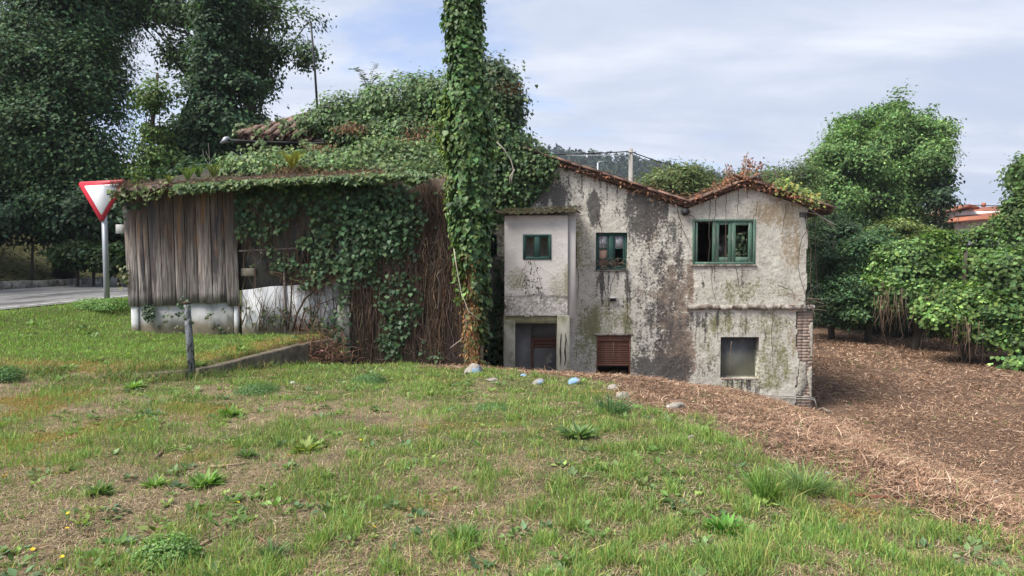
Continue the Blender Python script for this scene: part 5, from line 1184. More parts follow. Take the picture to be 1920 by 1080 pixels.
c3 = col_leaves(800, 180, 560, .085, (.13, .19, .05), .95, side=lambda n: rng.normal(-1.3, .35, n)); c4 = col_leaves(420, 540, 690, .065, (.11, .12, .04), side=None)  # c3: left-edge leaves coloured brighter to stand for backlight
c5 = col_leaves(450, 480, 640, .085, (.07, .12, .045), .9, side=lambda n: rng.normal(1.25, .3, n))
sh = []
for k in range(90):      # loose shoots standing off the column
    b = rng.uniform(-120, 560); a_ = rng.uniform(0, 6.283); r = chw(b) * CY / F * 1.0; c_ = at(cxl(b), b, CY); d_ = np.array((math.sin(a_), -math.cos(a_), 0)); m_ = int(rng.integers(5, 11)); L_ = rng.uniform(.12, .34)
    t_ = np.linspace(0, 1, m_)[:, None]; sh.append(c_ + d_ * (r + L_ * .7 * t_) + (0, 0, 1.) * (L_ * (.5 * t_ - 1.3 * t_ ** 2)) + rng.normal(0, .015, (m_, 3)))
P_ = np.concatenate(sh); m_ = len(P_); shoots = (P_, np.array((0, 0, -1)) + rand_dirs(m_) * .7, np.array((0, -.6, .6)) + rand_dirs(m_) * .7, .075 * rng.uniform(.5, 1.2, m_), IVY, tint(m_, (.105, .18, .06), .25))
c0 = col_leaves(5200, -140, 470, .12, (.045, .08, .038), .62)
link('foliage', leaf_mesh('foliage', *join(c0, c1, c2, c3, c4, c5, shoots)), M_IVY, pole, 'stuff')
d1_ = col_leaves(1700, 470, 690, .07, (.20, .105, .045), .8, alt=(.26, .16, .06), p_alt=.3, tm=NARROW, side=lambda n: rng.uniform(-2.2, 1.6, n))
link('dead_foliage', leaf_mesh('dead_foliage', *d1_), M_DRY, pole, 'stuff')
mb = MB()
for k in range(120):
    a0 = rng.uniform(-1.6, 1.6); q = []
    for j in range(7):
        b = 700 - j * rng.uniform(28, 40); r = chw(b) * CY / F * .85; a_ = a0 + .25 * math.sin(j + k); c = at(cxl(b), b, CY); q.append(c + np.array((math.sin(a_) * r, -math.cos(a_) * r, 0)))
    mb.tube(q, .008, 3, tint(1, (.17, .10, .06), .3)[0], False)
for q in [[(851, 466), (856, 500), (864, 545), (878, 583), (900, 600)]]: mb.tube([at(a, b, CY - .35) for a, b in q], .008, 4, (.45, .40, .32))
for q in [[(866, 636), (850, 648), (845, 652)]]: mb.tube([at(a, b, CY - .3) for a, b in q], .008, 4, (.3, .24, .2))
for k in range(26):
    b = rng.uniform(-100, 140); s = rng.choice([-1, 1]); c = at(cxl(b) + s * chw(b), b, CY); q = [c, c + (s * .08, -.02, -.06), c + (s * .10, -.03, -.2 - .15 * rng.random())]; mb.tube(q, .004, 3, (.09, .08, .05), False)
mb.build('stems', M_STEM, pole, kind='stuff')
c = at(878, 262, CY - .25); lamp = MB(); lamp.hexa([(c[0] - .12, c[2] - .08), (c[0] + .10, c[2] - .05), (c[0] + .09, c[2] + .10), (c[0] - .06, c[2] + .07)], c[1] - .05, c[1] + .25)
lamp = lamp.build('lamp_head', m_rough('grey_lamp_case', (.20, .21, .22), (.16, .165, .17), 5, .6, .1), pole)
mb = MB(); mb.hexa([(c[0] - .125, c[2] - .098), (c[0] + .105, c[2] - .068), (c[0] + .10, c[2] - .052), (c[0] - .12, c[2] - .082)], c[1] - .06, c[1] + .26); mb.build('rim', M_WHITE, lamp)
# ------------------------------------------------------------------ creepers on the right gable, saplings, ferns
dc = thing('dead_creeper', 'rust-brown dead creeper heaped along the right gable roof', 'dead creeper', (hx_(1395), HY, hz_(350)))
def along(n, pts, ry, Y, dy=.25):
    pts = np.array(pts, float); t = rng.random(n) * (len(pts) - 1); i = np.minimum(t.astype(int), len(pts) - 2); f = (t - i)[:, None]; q = pts[i] * (1 - f) + pts[i + 1] * f
    return np.array([at(a + rng.normal(0, 5), b + rng.normal(0, r), Y + rng.normal(0, dy)) for (a, b, r) in q])
P = along(900, [(1300, 375, 3), (1325, 360, 5), (1345, 350, 8), (1370, 342, 7), (1395, 334, 9), (1420, 340, 8), (1450, 354, 6), (1490, 368, 5), (1535, 388, 6)], 0, HY - .05)
P = np.concatenate([P, along(130, [(1362, 345, 3), (1368, 328, 4), (1366, 310, 4)], 0, HY + .2), along(240, [(1398, 330, 4), (1398, 312, 5), (1402, 300, 5), (1412, 316, 5), (1428, 305, 5)], 0, HY + .1), along(260, [(1050, 308, 2), (1100, 322, 2), (1150, 335, 3), (1190, 350, 4), (1240, 368, 5), (1285, 380, 6)], 0, HY)])
m = len(P); link('foliage', leaf_mesh('foliage', P, np.array((0, -.2, -1)) + rand_dirs(m) * .9, np.array((0, -1, .4)) + rand_dirs(m), .062 * rng.uniform(.4, 1.3, m), LEAF, tint(m, (.26, .12, .065), .35, .12, (.15, .085, .06), .35)), M_DRY, dc, 'stuff')
mb = MB()
for k in range(640):
    x = rng.uniform(1050, 1550); y = np.interp(x, [1050, 1285, 1395, 1550], [310, 385, 345, 395]) - rng.uniform(-2, 9); an = rng.uniform(0, 6.28); L = rng.uniform(8, 34)
    mb.tube([at(x, y, HY - .1), at(x + L * .5 * math.cos(an), y + L * .2 * math.sin(an) - 5, HY - .14), at(x + L * math.cos(an), y + L * .35 * math.sin(an), HY - .1)], .005, 3, tint(1, (.19, .115, .08), .35)[0], False)
for q in [[(1395, 345), (1398, 310), (1396, 297), (1403, 285)], [(1364, 352), (1366, 330), (1360, 308)], [(1470, 365), (1462, 340), (1450, 318)], [(1515, 390), (1545, 410), (1562, 420)], [(1515, 398), (1538, 404), (1556, 420), (1566, 428)]]:
    mb.tube([at(a, b, HY - .12) for a, b in q], .013, 4, tint(1, (.22, .17, .14), .2)[0], False)
mb.build('stems', M_STEM, dc, kind='stuff')
# bare strands hanging down the facade: parts of the creeper
hang = [[(1330, 368), (1331, 420), (1329, 500)], [(1344, 365), (1340, 420), (1346, 470), (1333, 520), (1341, 565)], [(1362, 350), (1360, 420), (1361, 505)], [(1385, 352), (1384, 400)], [(1400, 352), (1402, 372)], [(1475, 382), (1468, 425), (1465, 440)],
        [(1510, 402), (1512, 430), (1500, 460), (1495, 500), (1508, 545), (1518, 575)], [(1513, 430), (1520, 470), (1519, 520), (1524, 590)], [(1527, 400), (1530, 500), (1537, 600), (1541, 620)], [(1392, 495), (1391, 540)], [(1380, 500), (1387, 545)], [(1270, 392), (1280, 430), (1298, 470)], [(1285, 395), (1318, 420)],
        [(1117, 395), (1128, 430), (1129, 470)], [(1128, 505), (1135, 545), (1138, 580)], [(1158, 505), (1146, 530), (1142, 570)], [(1176, 505), (1177, 590), (1170, 640)], [(1176, 590), (1188, 610)], [(1068, 410), (1080, 460), (1085, 520), (1082, 560)], [(1235, 400), (1230, 440)], [(1420, 385), (1410, 420)], [(1458, 535), (1486, 545), (1490, 560)], [(1448, 580), (1447, 640), (1450, 690)], [(1372, 640), (1370, 700)]]
for q in hang:
    q = np.array(q, float); t = np.linspace(0, len(q) - 1, len(q) * 4); x = np.interp(t, range(len(q)), q[:, 0]) + rng.normal(0, .9, len(t)); y = np.interp(t, range(len(q)), q[:, 1])
    mb = MB(); mb.tube([at(a, b, HY - .06 - .02 * rng.random()) for a, b in zip(x, y)], np.linspace(.009, .005, len(t)), 4, tint(1, (.085, .062, .05), .35)[0]); mb.build('strand', M_STEM, dc)
mb = MB()
for k in range(46):
    x, y = rng.uniform(1120, 1178), rng.uniform(490, 506); an = rng.uniform(0, 3.14); L = rng.uniform(6, 26); mb.tube([at(x, y, HY - .03), at(x + L * .5 * math.cos(an), y - L * .5 * math.sin(an), HY - .08), at(x + L * math.cos(an), y - L * .2 * math.sin(an), HY - .04)], .004, 3, tint(1, (.2, .14, .1), .35)[0], False)
for k in range(30):
    x, y = rng.uniform(1460, 1530), rng.uniform(540, 590); an = rng.normal(0, .5); L = rng.uniform(8, 30); mb.tube([at(x, y, HY - .07), at(x + L * math.cos(an), y - L * math.sin(an), HY - .12)], .005, 3, tint(1, (.17, .125, .1), .35)[0], False)
mb.build('dry_twigs', M_STEM, dc, kind='stuff')
bm_ = thing('moss_fringe', 'dry moss and dead grass hanging from the lid of the pale bay', 'moss', (bx(1010), BY - .15, bz(404))); mb = MB()
for k in range(620):
    x = rng.uniform(bx(936), bx(1088)); z = bz(404) + .05 + .05 * (x - bx(938)) + rng.normal(0, .015); y = BY - .17 + .5 * rng.random() ** 2.5; L = rng.uniform(.03, .11); a = rng.uniform(-1.2, 1.2); up_ = .9 if y > BY - .1 else rng.normal(-.35, .5)
    mb.tube([(x, y, z + (y - BY + .16) * .18), (x + L * .5 * math.sin(a), y - .02, z + (y - BY + .16) * .18 + L * .4 * up_), (x + L * math.sin(a), y - .03, z + (y - BY + .16) * .18 + L * .5 * up_)], .006, 3, tint(1, (.11, .085, .055) if rng.random() < .7 else (.10, .12, .045), .35)[0], False)
mb.build('strands', M_STEM, bm_, kind='stuff')
mb = MB()   # dead climber clinging to the bay front
bt = thing('dead_creeper', 'black dead climber clinging low on the pale bay', 'dead creeper', (bx(990), BY - .05, bz(560)))
for q in [[(990, 480), (984, 505), (985, 530), (995, 560), (1000, 590)], [(985, 500), (972, 520), (962, 545)], [(1000, 485), (1010, 520), (1018, 545), (1012, 570)], [(955, 560), (975, 580), (985, 600)], [(1010, 500), (1035, 515)]]:
    mb.tube([at(a, b, BY - .03) for a, b in q], .003, 4, (.08, .065, .05), False)
mb.build('stems', M_STEM, bt)
P = along(70, [(985, 500, 12), (1005, 520, 12), (1012, 545, 12), (975, 530, 10)], 0, BY - .05, .03); m = len(P)
link('foliage', leaf_mesh('foliage', P, (0, 0, -1) + rand_dirs(m) * .7, (0, -1, 0) + rand_dirs(m) * .6, .055 * rng.uniform(.5, 1.2, m), LEAF, tint(m, (.06, .045, .03), .3)), M_DRY, bt, 'stuff')
yc = thing('creeper', 'yellow-green leafy creeper on the right slope of the gable roof', 'creeper', (hx_(1490), HY, hz_(370)))
P = along(800, [(1455, 345, 6), (1475, 350, 9), (1495, 362, 9), (1515, 372, 8), (1538, 385, 7)], 0, HY + .1); m = len(P)
link('foliage', leaf_mesh('foliage', P, (0, -.3, -.6) + rand_dirs(m), (0, -.6, .8) + rand_dirs(m) * .7, .075 * rng.uniform(.5, 1.3, m), FIG, tint(m, (.20, .23, .055), .3, .15, (.10, .16, .05), .35)), M_IVY, yc, 'stuff')
mb = MB(); ribbons(mb, [[at(1450 + 18 * k, 355 + 7 * k, HY), at(1462 + 18 * k, 343 + 7 * k, HY - .1), at(1472 + 18 * k, 352 + 7 * k, HY - .1)] for k in range(5)], .006, (.12, .11, .06)); mb.build('stems', M_STEM, yc)

sap = thing('sapling', 'young leafy sapling sprouting from the ivy mound on the roof', 'sapling', at(690, 185, 17.2))
mb = MB(); LP, LT = [], []
for q in [[(690, 190), (688, 165), (682, 145), (672, 130), (658, 130)], [(690, 190), (693, 165), (697, 140), (704, 118)], [(688, 170), (684, 150), (676, 140)], [(694, 165), (702, 148), (710, 140)]]:
    w = [at(a, b, 17.2 + rng.normal(0, .05)) for a, b in q]; mb.tube(w, np.linspace(.014, .004, len(w)), 4, (.10, .09, .06))
    for a, b in zip(w[:-1], w[1:]):
        if b[2] > at(0, 158, 17.2)[2]:
            for s in np.linspace(.1, 1, 6):
                for sd_ in (-1, 1): LP.append(a * (1 - s) + b * s); LT.append((sd_ * .9, rng.normal(0, .4), .35))
mb.build('stem', M_STEM, sap)
LP, LT = np.array(LP), np.array(LT); m = len(LP)
link('foliage', leaf_mesh('foliage', LP, LT + rand_dirs(m) * .3, (0, -.7, .6) + rand_dirs(m) * .6, .13 * rng.uniform(.7, 1.2, m), NARROW, tint(m, (.055, .085, .04), .25)), M_IVY, sap, 'stuff')

def fern_mesh(n, L, col, spread=1.0):
    P, T, N, S, C = [], [], [], [], []; mb = MB()
    for k in range(n):
        a = k * 6.283 / n + rng.normal(0, .3); d = np.array((math.cos(a), math.sin(a), 0)); pts = [np.array((0, 0, 0)) + d * L * s * spread * .7 + np.array((0, 0, L * (1.25 * s - .5 * s * s))) for s in np.linspace(0, 1, 9)]
        mb.tube(pts, np.linspace(.006, .002, 9) * L * 2, 3, col, False); t = tint(1, col, .2)[0]
        for i in range(1, 9):
            tg = unit(pts[i] - pts[i - 1]); sd_ = np.cross(tg, (0, 0, 1)); sd_ /= max(np.linalg.norm(sd_), 1e-6)
            for q in (0, .5):
                for s in (-1, 1): P.append(pts[i - 1] * (1 - q) + pts[i] * q); T.append(sd_ * s + tg * .5); N.append(np.cross(sd_, tg) * -1 + (0, 0, .4)); S.append(L * .24 * (1.05 - abs(i / 9 - .35))); C.append(t)
    return leaf_mesh('fronds', np.array(P), np.array(T), np.array(N), np.array(S), NARROW, np.array(C)), mb
for px, py, Y, L, c, lb in [(352, 338, 13.3, .30, (.14, .22, .05), 'small bright fern at the left of the shed roof, above the planks'), (372, 332, 13.5, .30, (.10, .17, .05), 'fern standing on the shed roof above the middle of the planks'), (400, 332, 13.4, .30, (.17, .23, .05), 'yellow-green fern on the shed roof right of the taller ferns'),
                         (318, 345, 13.3, .22, (.16, .20, .05), 'little yellow fern at the bare end of the shed roof'), (548, 316, 14.0, .42, (.26, .25, .04), 'yellow fern growing out of the dead stems on the shed roof')]:
    t = thing('fern', lb, 'fern', at(px, py, Y), 'ferns on the shed roof'); me, mb = fern_mesh(9, L, c); o = link('fronds', me, M_IVY, t); o.matrix_parent_inverse = Matrix(); o = mb.build('stems', M_STEM, t); o.matrix_parent_inverse = Matrix()
dw = thing('dry_weed', 'bare grey dry weed stalk on the shed roof', 'dry weed', at(393, 335, 13.6)); mb = MB()
for q in [[(393, 335), (393, 300), (391, 268)], [(393, 312), (382, 292), (380, 280)], [(393, 306), (402, 292), (405, 285)], [(393, 322), (408, 312), (420, 304)], [(392, 296), (386, 284)]]: mb.tube([at(a, b, 13.6) for a, b in q], .005, 3, (.22, .20, .18), False)
mb.build('stalk', M_STEM, dw)

# ------------------------------------------------------------------ road sign
SGY = 16.0
sb = gpt(float(at(201, 560, SGY)[0]), SGY); c = at(193, 381, SGY)
sg = thing('road_sign', 'red and white triangular yield sign on a square steel post by the road', 'road sign', sb)
m_red = m_rough('red_sign_paint', (0.50, 0.022, 0.045), (0.40, 0.03, 0.045), 5, .5, 0, .01, (1, 1, .4), (.30, .05, .05), 4, .58, .72); m_swhite = m_rough('white_sign_paint', (0.68, 0.69, 0.71), (0.58, 0.59, 0.60), 4, .5, 0, .01, (1, 1, .3), (.45, .46, .44), 5, .56, .72)
tl, tr_, bt_ = at(148, 342, SGY), at(241, 337, SGY), at(194, 420, SGY)
def rtri(pts, r, n=6):
    out = []
    for i in range(3):
        p0, p1, p2 = np.array(pts[i - 1]), np.array(pts[i]), np.array(pts[(i + 1) % 3]); a, b = unit(p0 - p1), unit(p2 - p1); h = math.acos(np.clip(a @ b, -1, 1)) / 2; d = r / math.tan(h); ctr = p1 + unit(a + b) * r / math.sin(h); s, e = p1 + a * d - ctr, p1 + b * d - ctr
        for k in range(n + 1): q = s + (e - s) * k / n; out.append(tuple(ctr + q / np.linalg.norm(q) * r))
    return out
T3 = [(q[0], q[2]) for q in (bt_, tr_, tl)]; cen = np.mean(T3, 0); inner = [tuple(cen + (np.array(q) - cen) * .71) for q in T3]
mb = MB(); mb.hexa(rtri(T3, .06), SGY - .075, SGY - .055); mb.build('border', m_red, sg)
mb = MB(); mb.hexa(rtri(inner, .02), SGY - .079, SGY - .0755); mb.build('face', m_swhite, sg)
mb = MB(); mb.hexa(rtri([tuple(cen + (np.array(q) - cen) * .985) for q in T3], .05), SGY - .0548, SGY - .045); mb.build('back_plate', M_STEEL, sg)
mb = MB(); zt = c[2] + .3; q0, q1 = np.array((sb[0], SGY, sb[2] - .4)), np.array((c[0] + .02, SGY, zt)); w = .045
mb.add([(q[0] + a, q[1] + b, q[2]) for q in (q0, q1) for a, b in ((-w, -w), (w, -w), (w, w), (-w, w))], [(3, 2, 1, 0), (4, 5, 6, 7), (0, 1, 5, 4), (1, 2, 6, 5), (2, 3, 7, 6), (3, 0, 4, 7)]); mb.build('post', M_STEEL, sg)

# leaning old steel post in the grass
b0 = ground_at(361, 712); top_ = at(350, 567, b0[1] + .05)
fp = thing('old_post', 'leaning grey post with peeling black patches standing in the grass', 'post', b0)
m_peel, nt, p, _ = nodes_of('peeling_paint'); g = NT(nt); v = g.coords('Object', (1, 1, .55)); n_ = g.noise(v, 17, 5, .6, .3)
g.put(p.inputs['Base Color'], g.mix(g.ramp(n_, .5, .56), (0.145, 0.155, 0.165), (0.028, 0.032, 0.032))); p.inputs['Roughness'].default_value = .7; g.bump(p, n_, .4, .01)
mb = MB(); ax = top_ - b0; k = .05; mb.tube([b0 - ax * .1, b0 + ax * .5, top_], [k, k, k * .95], 10); mb.build('shaft', m_peel, fp, True)
mb = MB(); mb.tube([top_ - ax * .02, top_ + ax * .012], [k * 1.08, k * 1.1], 10); mb.build('cap', m_rough('rust', (.13, .085, .06), (.08, .055, .045), 12, .9, .4), fp, True)
P = top_ + rng.normal(size=(26, 3)) * (.05, .05, .10) - (.05, .05, .10); link('foliage', leaf_mesh('foliage', P, (0, 0, -1) + rand_dirs(26) * .6, (0, -1, .3) + rand_dirs(26) * .6, .045, IVY, tint(26, IVD, .3)), M_IVY, fp, 'stuff')

# kerb wall of the terrace
m_curb = m_rough('lichen_kerb', (0.19, 0.155, 0.115), (0.10, 0.085, 0.065), 6, .95, .7, .02, (1, 1, 1), (0.085, 0.075, 0.05), 3, .47, .62)
kw = thing('kerb_wall', 'low broken concrete kerb edging the grassy terrace', 'kerb', (-4.6, 10, -.1))
def kerb_run(pts, h, w):
    pts = np.array(pts, float); L = np.concatenate([[0], np.cumsum(np.linalg.norm(np.diff(pts, axis=0), axis=1))]); n = int(L[-1] / .12) + 2; s = np.linspace(0, L[-1], n); x = np.interp(s, L, pts[:, 0]); y = np.interp(s, L, pts[:, 1]); tx, ty = np.gradient(x), np.gradient(y); l = np.hypot(tx, ty); nx_, ny_ = ty / l, -tx / l
    zt = rbf(TER, _wt, x, y) + h * (.7 + .6 * fbm(s * 2.2, s * 0, 3, 401)); V = []
    for i in range(n):
        j = .03 * (float(vnoise(s[i] * 5, 3, 405)) - .5)
        V += [(x[i] + nx_[i] * (w * .5 + j), y[i] + ny_[i] * (w * .5 + j), zt[i] - 1.0), (x[i] + nx_[i] * (w * .5 + j), y[i] + ny_[i] * (w * .5 + j), zt[i] - .025), (x[i] + nx_[i] * (w * .4 + j), y[i] + ny_[i] * (w * .4 + j), zt[i]), (x[i] - nx_[i] * w * .5, y[i] - ny_[i] * w * .5, zt[i] - .005), (x[i] - nx_[i] * w * .5, y[i] - ny_[i] * w * .5, zt[i] - 1)]
    f = [(i * 5 + k, (i + 1) * 5 + k, (i + 1) * 5 + k + 1, i * 5 + k + 1) for i in range(n - 1) for k in range(4)] + [(0, 1, 2, 3, 4), tuple((n - 1) * 5 + k for k in (4, 3, 2, 1, 0))]
    return MB().add(V, f)
kerb_run([(-4.62, 9.95), (-4.3, 11.2), (-4.0, 12.6), (-3.5, 13.38)], -.055, .16).build('kerb_stone', m_curb, kw)
kerb_run([(-5.75, 9.48), (-5.2, 9.58), (-4.68, 9.85)], -.05, .15).build('kerb_stone', m_curb, kw)
kerb_run([(-7.0, 9.42), (-6.6, 9.43)], .0, .15).build('kerb_stone', m_curb, kw)

# ------------------------------------------------------------------ stones and scraps
m_stone = m_rough('field_stone', (0.31, 0.28, 0.24), (0.19, 0.165, 0.135), 9, .95, .8, .015, (1, 1, 1), (0.40, 0.38, 0.34), 6, .5, .62)
m_blue = m_rough('blue_splashed_stone', (0.22, 0.36, 0.54), (0.17, 0.28, 0.42), 9, .9, .6, .012, (1, 1, 1), (0.33, 0.33, 0.32), 8, .50, .58)
m_dabs = m_rough('stone_with_blue_dabs', (0.30, 0.27, 0.235), (0.20, 0.18, 0.15), 9, .95, .7, .012, (1, 1, 1), (0.24, 0.34, 0.47), 6, .52, .60)
m_coal = m_rough('charred_lump', (0.04, 0.042, 0.048), (0.025, 0.026, 0.03), 8, .8, .4, .01)
m_paper = m_rough('crumpled_paper', (0.68, 0.65, 0.65), (0.55, 0.52, 0.52), 9, .8, .3, .01)
def rock(name, label, cat, px, py, w, h, mat, group=None, sharp=1.0):
    w, h = w * .82, h * .85; c = ground_at(px, py + h * .5); k = c[1] / F; bm = bmesh.new(); bmesh.ops.create_icosphere(bm, subdivisions=3, radius=1.0); sd_ = int(rng.integers(1, 9999))
    cuts = rand_dirs(11); offs = rng.uniform(.58, .92, 11)
    for q in bm.verts:
        d = np.array(q.co)
        for cn, cf in zip(cuts, offs): d = d - cn * max(0.0, float(d @ cn) - cf)
        n_ = float(fbm(d[0] * 1.3 + d[2] * .7 + 3, d[1] * 1.3 - d[2] * .6 + 5, 3, sd_)); n2 = float(fbm(d[0] * 4 + d[2] * 2, d[1] * 4 - d[2] * 3, 2, sd_ + 7)); s = .85 + .35 * n_ + .16 * sharp * n2
        q.co = Vector((d[0] * w * .5 * k * s, d[1] * (w + h) * .28 * k * s, max(d[2], -.6) * h * .5 * k * s))
    me = bpy.data.meshes.new(name); bm.to_mesh(me); bm.free(); o = link(name, me, mat); o.location = (c[0], c[1], c[2] + h * .08 * k); o.rotation_euler = (rng.normal(0, .1), rng.normal(0, .12), rng.normal(0, .5)); me.polygons.foreach_set('use_smooth', np.ones(len(me.polygons), bool))
    return tag(o, label, cat, group)
rock('stone', 'large pale boulder with a blue dab at the foot of the ivy-covered pole', 'stone', 888, 686, 44, 36, m_dabs)
rock('stone', 'bright blue painted stone on the litter mound below the shuttered window', 'stone', 1077, 711, 32, 20, m_blue)
rock('stone', 'blue-splashed stone in front of the door, left of the bright blue one', 'stone', 1012, 711, 30, 20, m_dabs)
rock('stone', 'small bluish stone left of the blue-splashed stone below the door', 'stone', 981, 702, 18, 9, m_blue)
rock('stone', 'flat whitish stone between the boulder and the blue stones', 'stone', 922, 710, 30, 12, m_stone)
rock('stone', 'flat white slab of rubble lying on the brown litter below the brick corner', 'stone', 1266, 755, 50, 18, m_stone, sharp=2)
rock('stone', 'pinkish rubble lump at the grass edge below the shuttered window', 'stone', 1170, 738, 36, 20, m_stone)
rock('stone', 'grey rubble lump beside the pinkish one under the shuttered window', 'stone', 1150, 722, 26, 16, m_stone)
for px, py, w, h, lb in [(1588, 898, 22, 12, 'small pale stone at the grass edge, right of the tall grass tuft'), (1697, 902, 16, 11, 'small white stone on the brown bank, left of the last one'), (1865, 900, 16, 11, 'small white stone on the brown bank nearest the right edge'), (1548, 886, 26, 10, 'flat grey stone half sunk in the grass right of the tall tuft'), (1297, 818, 18, 9, 'small grey stone on the litter slope below the white slab')]:
    rock('stone', lb, 'stone', px, py, w, h, m_stone, 'small stones on the bank')
rock('charred_lump', 'black charred lump at the edge of the litter bank', 'lump', 1826, 975, 26, 15, m_coal)
rock('charred_lump', 'smaller black lump left of the charred lump on the bank', 'lump', 1800, 972, 22, 12, m_coal)
rock('paper_scrap', 'crumpled white paper scrap in the grass below the terrace kerb', 'litter', 549, 716, 11, 8, m_paper, sharp=3)
rock('paper_scrap', 'tiny pale scrap lying in the dry grass', 'litter', 345, 750, 9, 4, m_paper, sharp=3)
def stick(label, pts, r, col, group='sticks lying in the grass'):
    g0 = [ground_at(a, b) + (0, 0, .012) for a, b in pts]; t = thing('stick', label, 'stick', g0[0], group); mb = MB(); mb.tube(g0, np.linspace(r, r * .6, len(g0)), 6, col); mb.build('wood', M_STEM, t)
stick('curved brown stick lying in the dry grass on the left', [(289, 865), (302, 853), (316, 833)], .016, (.16, .11, .075))
stick('pale twig lying flat in the dry grass left of the middle', [(392, 880), (430, 878), (466, 871)], .012, (.30, .22, .15))
stick('reddish stick on the grass at the edge of the litter', [(1590, 932), (1642, 936), (1690, 938)], .016, (.15, .055, .04))
stick('thin brown stick near the feathery clump in the foreground', [(360, 1040), (395, 1020), (425, 1008)], .010, (.24, .17, .12))
stick('long thin cane lying across the brown bank on the right', [(1722, 858), (1770, 882), (1810, 905)], .012, (.22, .15, .11))
# ------------------------------------------------------------------ grass, dry grass and litter
M_GRASS = m_leaf('grass_blade', .30, .55, .25)
M_STRAW = m_leaf('straw', .12, .8, .12)
def blades(name, x, y, h, w, lean, col, heading=None, z0=None, zoff=-.004, lift=0.):
    n = len(x); z = (gz(x, y) if z0 is None else z0) + zoff; a = rng.uniform(0, 2 * np.pi, n) if heading is None else heading
    dx_, dy_ = np.cos(a), np.sin(a); b = rng.uniform(0, np.pi, n); wx, wy = np.cos(b), np.sin(b); V = np.zeros((n, 7, 3)); t = [0, .4, .75, 1.0]; ww = [.8, 1.0, .7, 0]
    for i, (q, k) in enumerate(zip(t, ww)):
        hx2 = lean * h * q ** 1.5; hz2 = h * q * (1 - .45 * np.minimum(lean, 1.6) * q) + lift * h
        cx, cy, cz = x + dx_ * hx2, y + dy_ * hx2, z + hz2
        if i < 3:
            for s, j in ((-1, 2 * i), (1, 2 * i + 1)): V[:, j, 0] = cx + s * wx * w * k * .5; V[:, j, 1] = cy + s * wy * w * k * .5; V[:, j, 2] = cz
        else: V[:, 6, 0] = cx; V[:, 6, 1] = cy; V[:, 6, 2] = cz
    o = (np.arange(n) * 7)[:, None]; q4 = np.concatenate([o + [0, 1, 3, 2], o + [2, 3, 5, 4]]); q3 = o + [4, 5, 6]
    return mesh_np(name, V.reshape(-1, 3), [q4, q3], np.repeat(col, 7, 0))
def chips(name, x, y, L, w, col, tilt=.25, zoff=.008):
    """flat splinters lying on the ground"""
    n = len(x); z = gz(x, y) + zoff; a = rng.uniform(0, 2 * np.pi, n); el = np.abs(rng.normal(0, tilt, n)); d = np.stack([np.cos(a) * np.cos(el), np.sin(a) * np.cos(el), np.sin(el)], 1); s = np.stack([-np.sin(a), np.cos(a), rng.normal(0, .35, n)], 1)
    c = np.stack([x, y, z], 1); V = np.stack([c - s * w[:, None] * .5, c + s * w[:, None] * .5, c + d * L[:, None] + s * w[:, None] * .3, c + d * L[:, None] - s * w[:, None] * .3], 1); V[:, 2:, 2] += .004
    return mesh_np(name, V.reshape(-1, 3), [(np.arange(n) * 4)[:, None] + [0, 1, 2, 3]], np.repeat(col, 4, 0))
def field(n, y0, y1, slack=.86):
    y = y0 * (y1 / y0) ** rng.random(n); x = rng.uniform(-1, 1, n) * (slack * y + .8); return x, y
def clear(x, y):
    """not inside the shed, the house or the road"""
    return ~((y > 13.45) & (x > -7.6) & (x < -.5)) & ~((y > 15.9) & (x > -7) & (x < 7.1)) & (x > ROAD_R(y) + .12)
mixcol = lambda n, cols, ps, var=.25: np.concatenate([tint(n, (1, 1, 1), var, .08) * 0 + 1]) * np.array(cols)[rng.choice(len(cols), n, p=ps)] * np.exp(rng.normal(0, var, (n, 1)))
x, y = field(820000, 2.9, 19, 1.12); k = clear(x, y); x, y = x[k], y[k]
G, L = green_mask(x, y), lit_mask(x, y); u = rng.random(len(x))
clump = sstep(.50, .72, fbm(x * 5.5, y * 5.5, 3, 501)); clump2 = sstep(.54, .70, fbm(x * 2.6 + 4, y * 2.6, 3, 503)); ter = kerb_sd(np.clip(x, -30, 14), np.clip(y, 1, 34)) > 0
isg = u < np.clip(G * (.20 + .72 * clump + .55 * clump2) + .55 * ter * G + .015, 0, 1) * (1 - .97 * L); sel = isg
xs_, ys_ = x[sel], y[sel]; n = len(xs_); cl = np.maximum(clump, clump2 * .8)[sel]; tr_s = ter[sel]
h = np.where(tr_s, rng.uniform(.03, .085, n), (.022 + .085 * cl * rng.random(n) ** .7 + .03 * rng.random(n)) * np.where(rng.random(n) < .04, 1.7, 1.0))
w = np.maximum(.0042, ys_ * .00062) * rng.uniform(.7, 1.5, n); lean = np.abs(rng.normal(.45, .35, n))
patch = fbm(xs_ * 1.1, ys_ * 1.1, 3, 507)[:, None]
ca = mixcol(n, [(.165, .285, .066), (.24, .31, .08), (.145, .25, .085), (.35, .32, .12)], [.40, .30, .14, .16], .22); cb = mixcol(n, [(.185, .33, .07), (.235, .34, .08), (.28, .29, .095)], [.55, .35, .10], .2)
colr = np.where(tr_s[:, None], cb, ca) * (.75 + .5 * patch)
o = link('grass', blades('grass', xs_, ys_, h, w, lean, colr), M_GRASS, kind='stuff'); o['label'] = 'uneven green grass growing in tufts'
sel = ~isg & (rng.random(len(x)) < .62 * (1 - L)) ; xs_, ys_ = x[sel], y[sel]; n = len(xs_)
mo = sstep(.50, .64, fbm(xs_ * .9 + 5, ys_ * .9, 4, 61))[:, None]
cs = mixcol(n, [(.37, .285, .175), (.24, .18, .11), (.145, .11, .078), (.48, .40, .28)], [.36, .32, .2, .12], .2); cm = mixcol(n, [(.27, .19, .05), (.21, .19, .05), (.31, .20, .065)], [.4, .35, .25], .2)
cc = np.where(rng.random((n, 1)) < mo * .75, cm, cs)
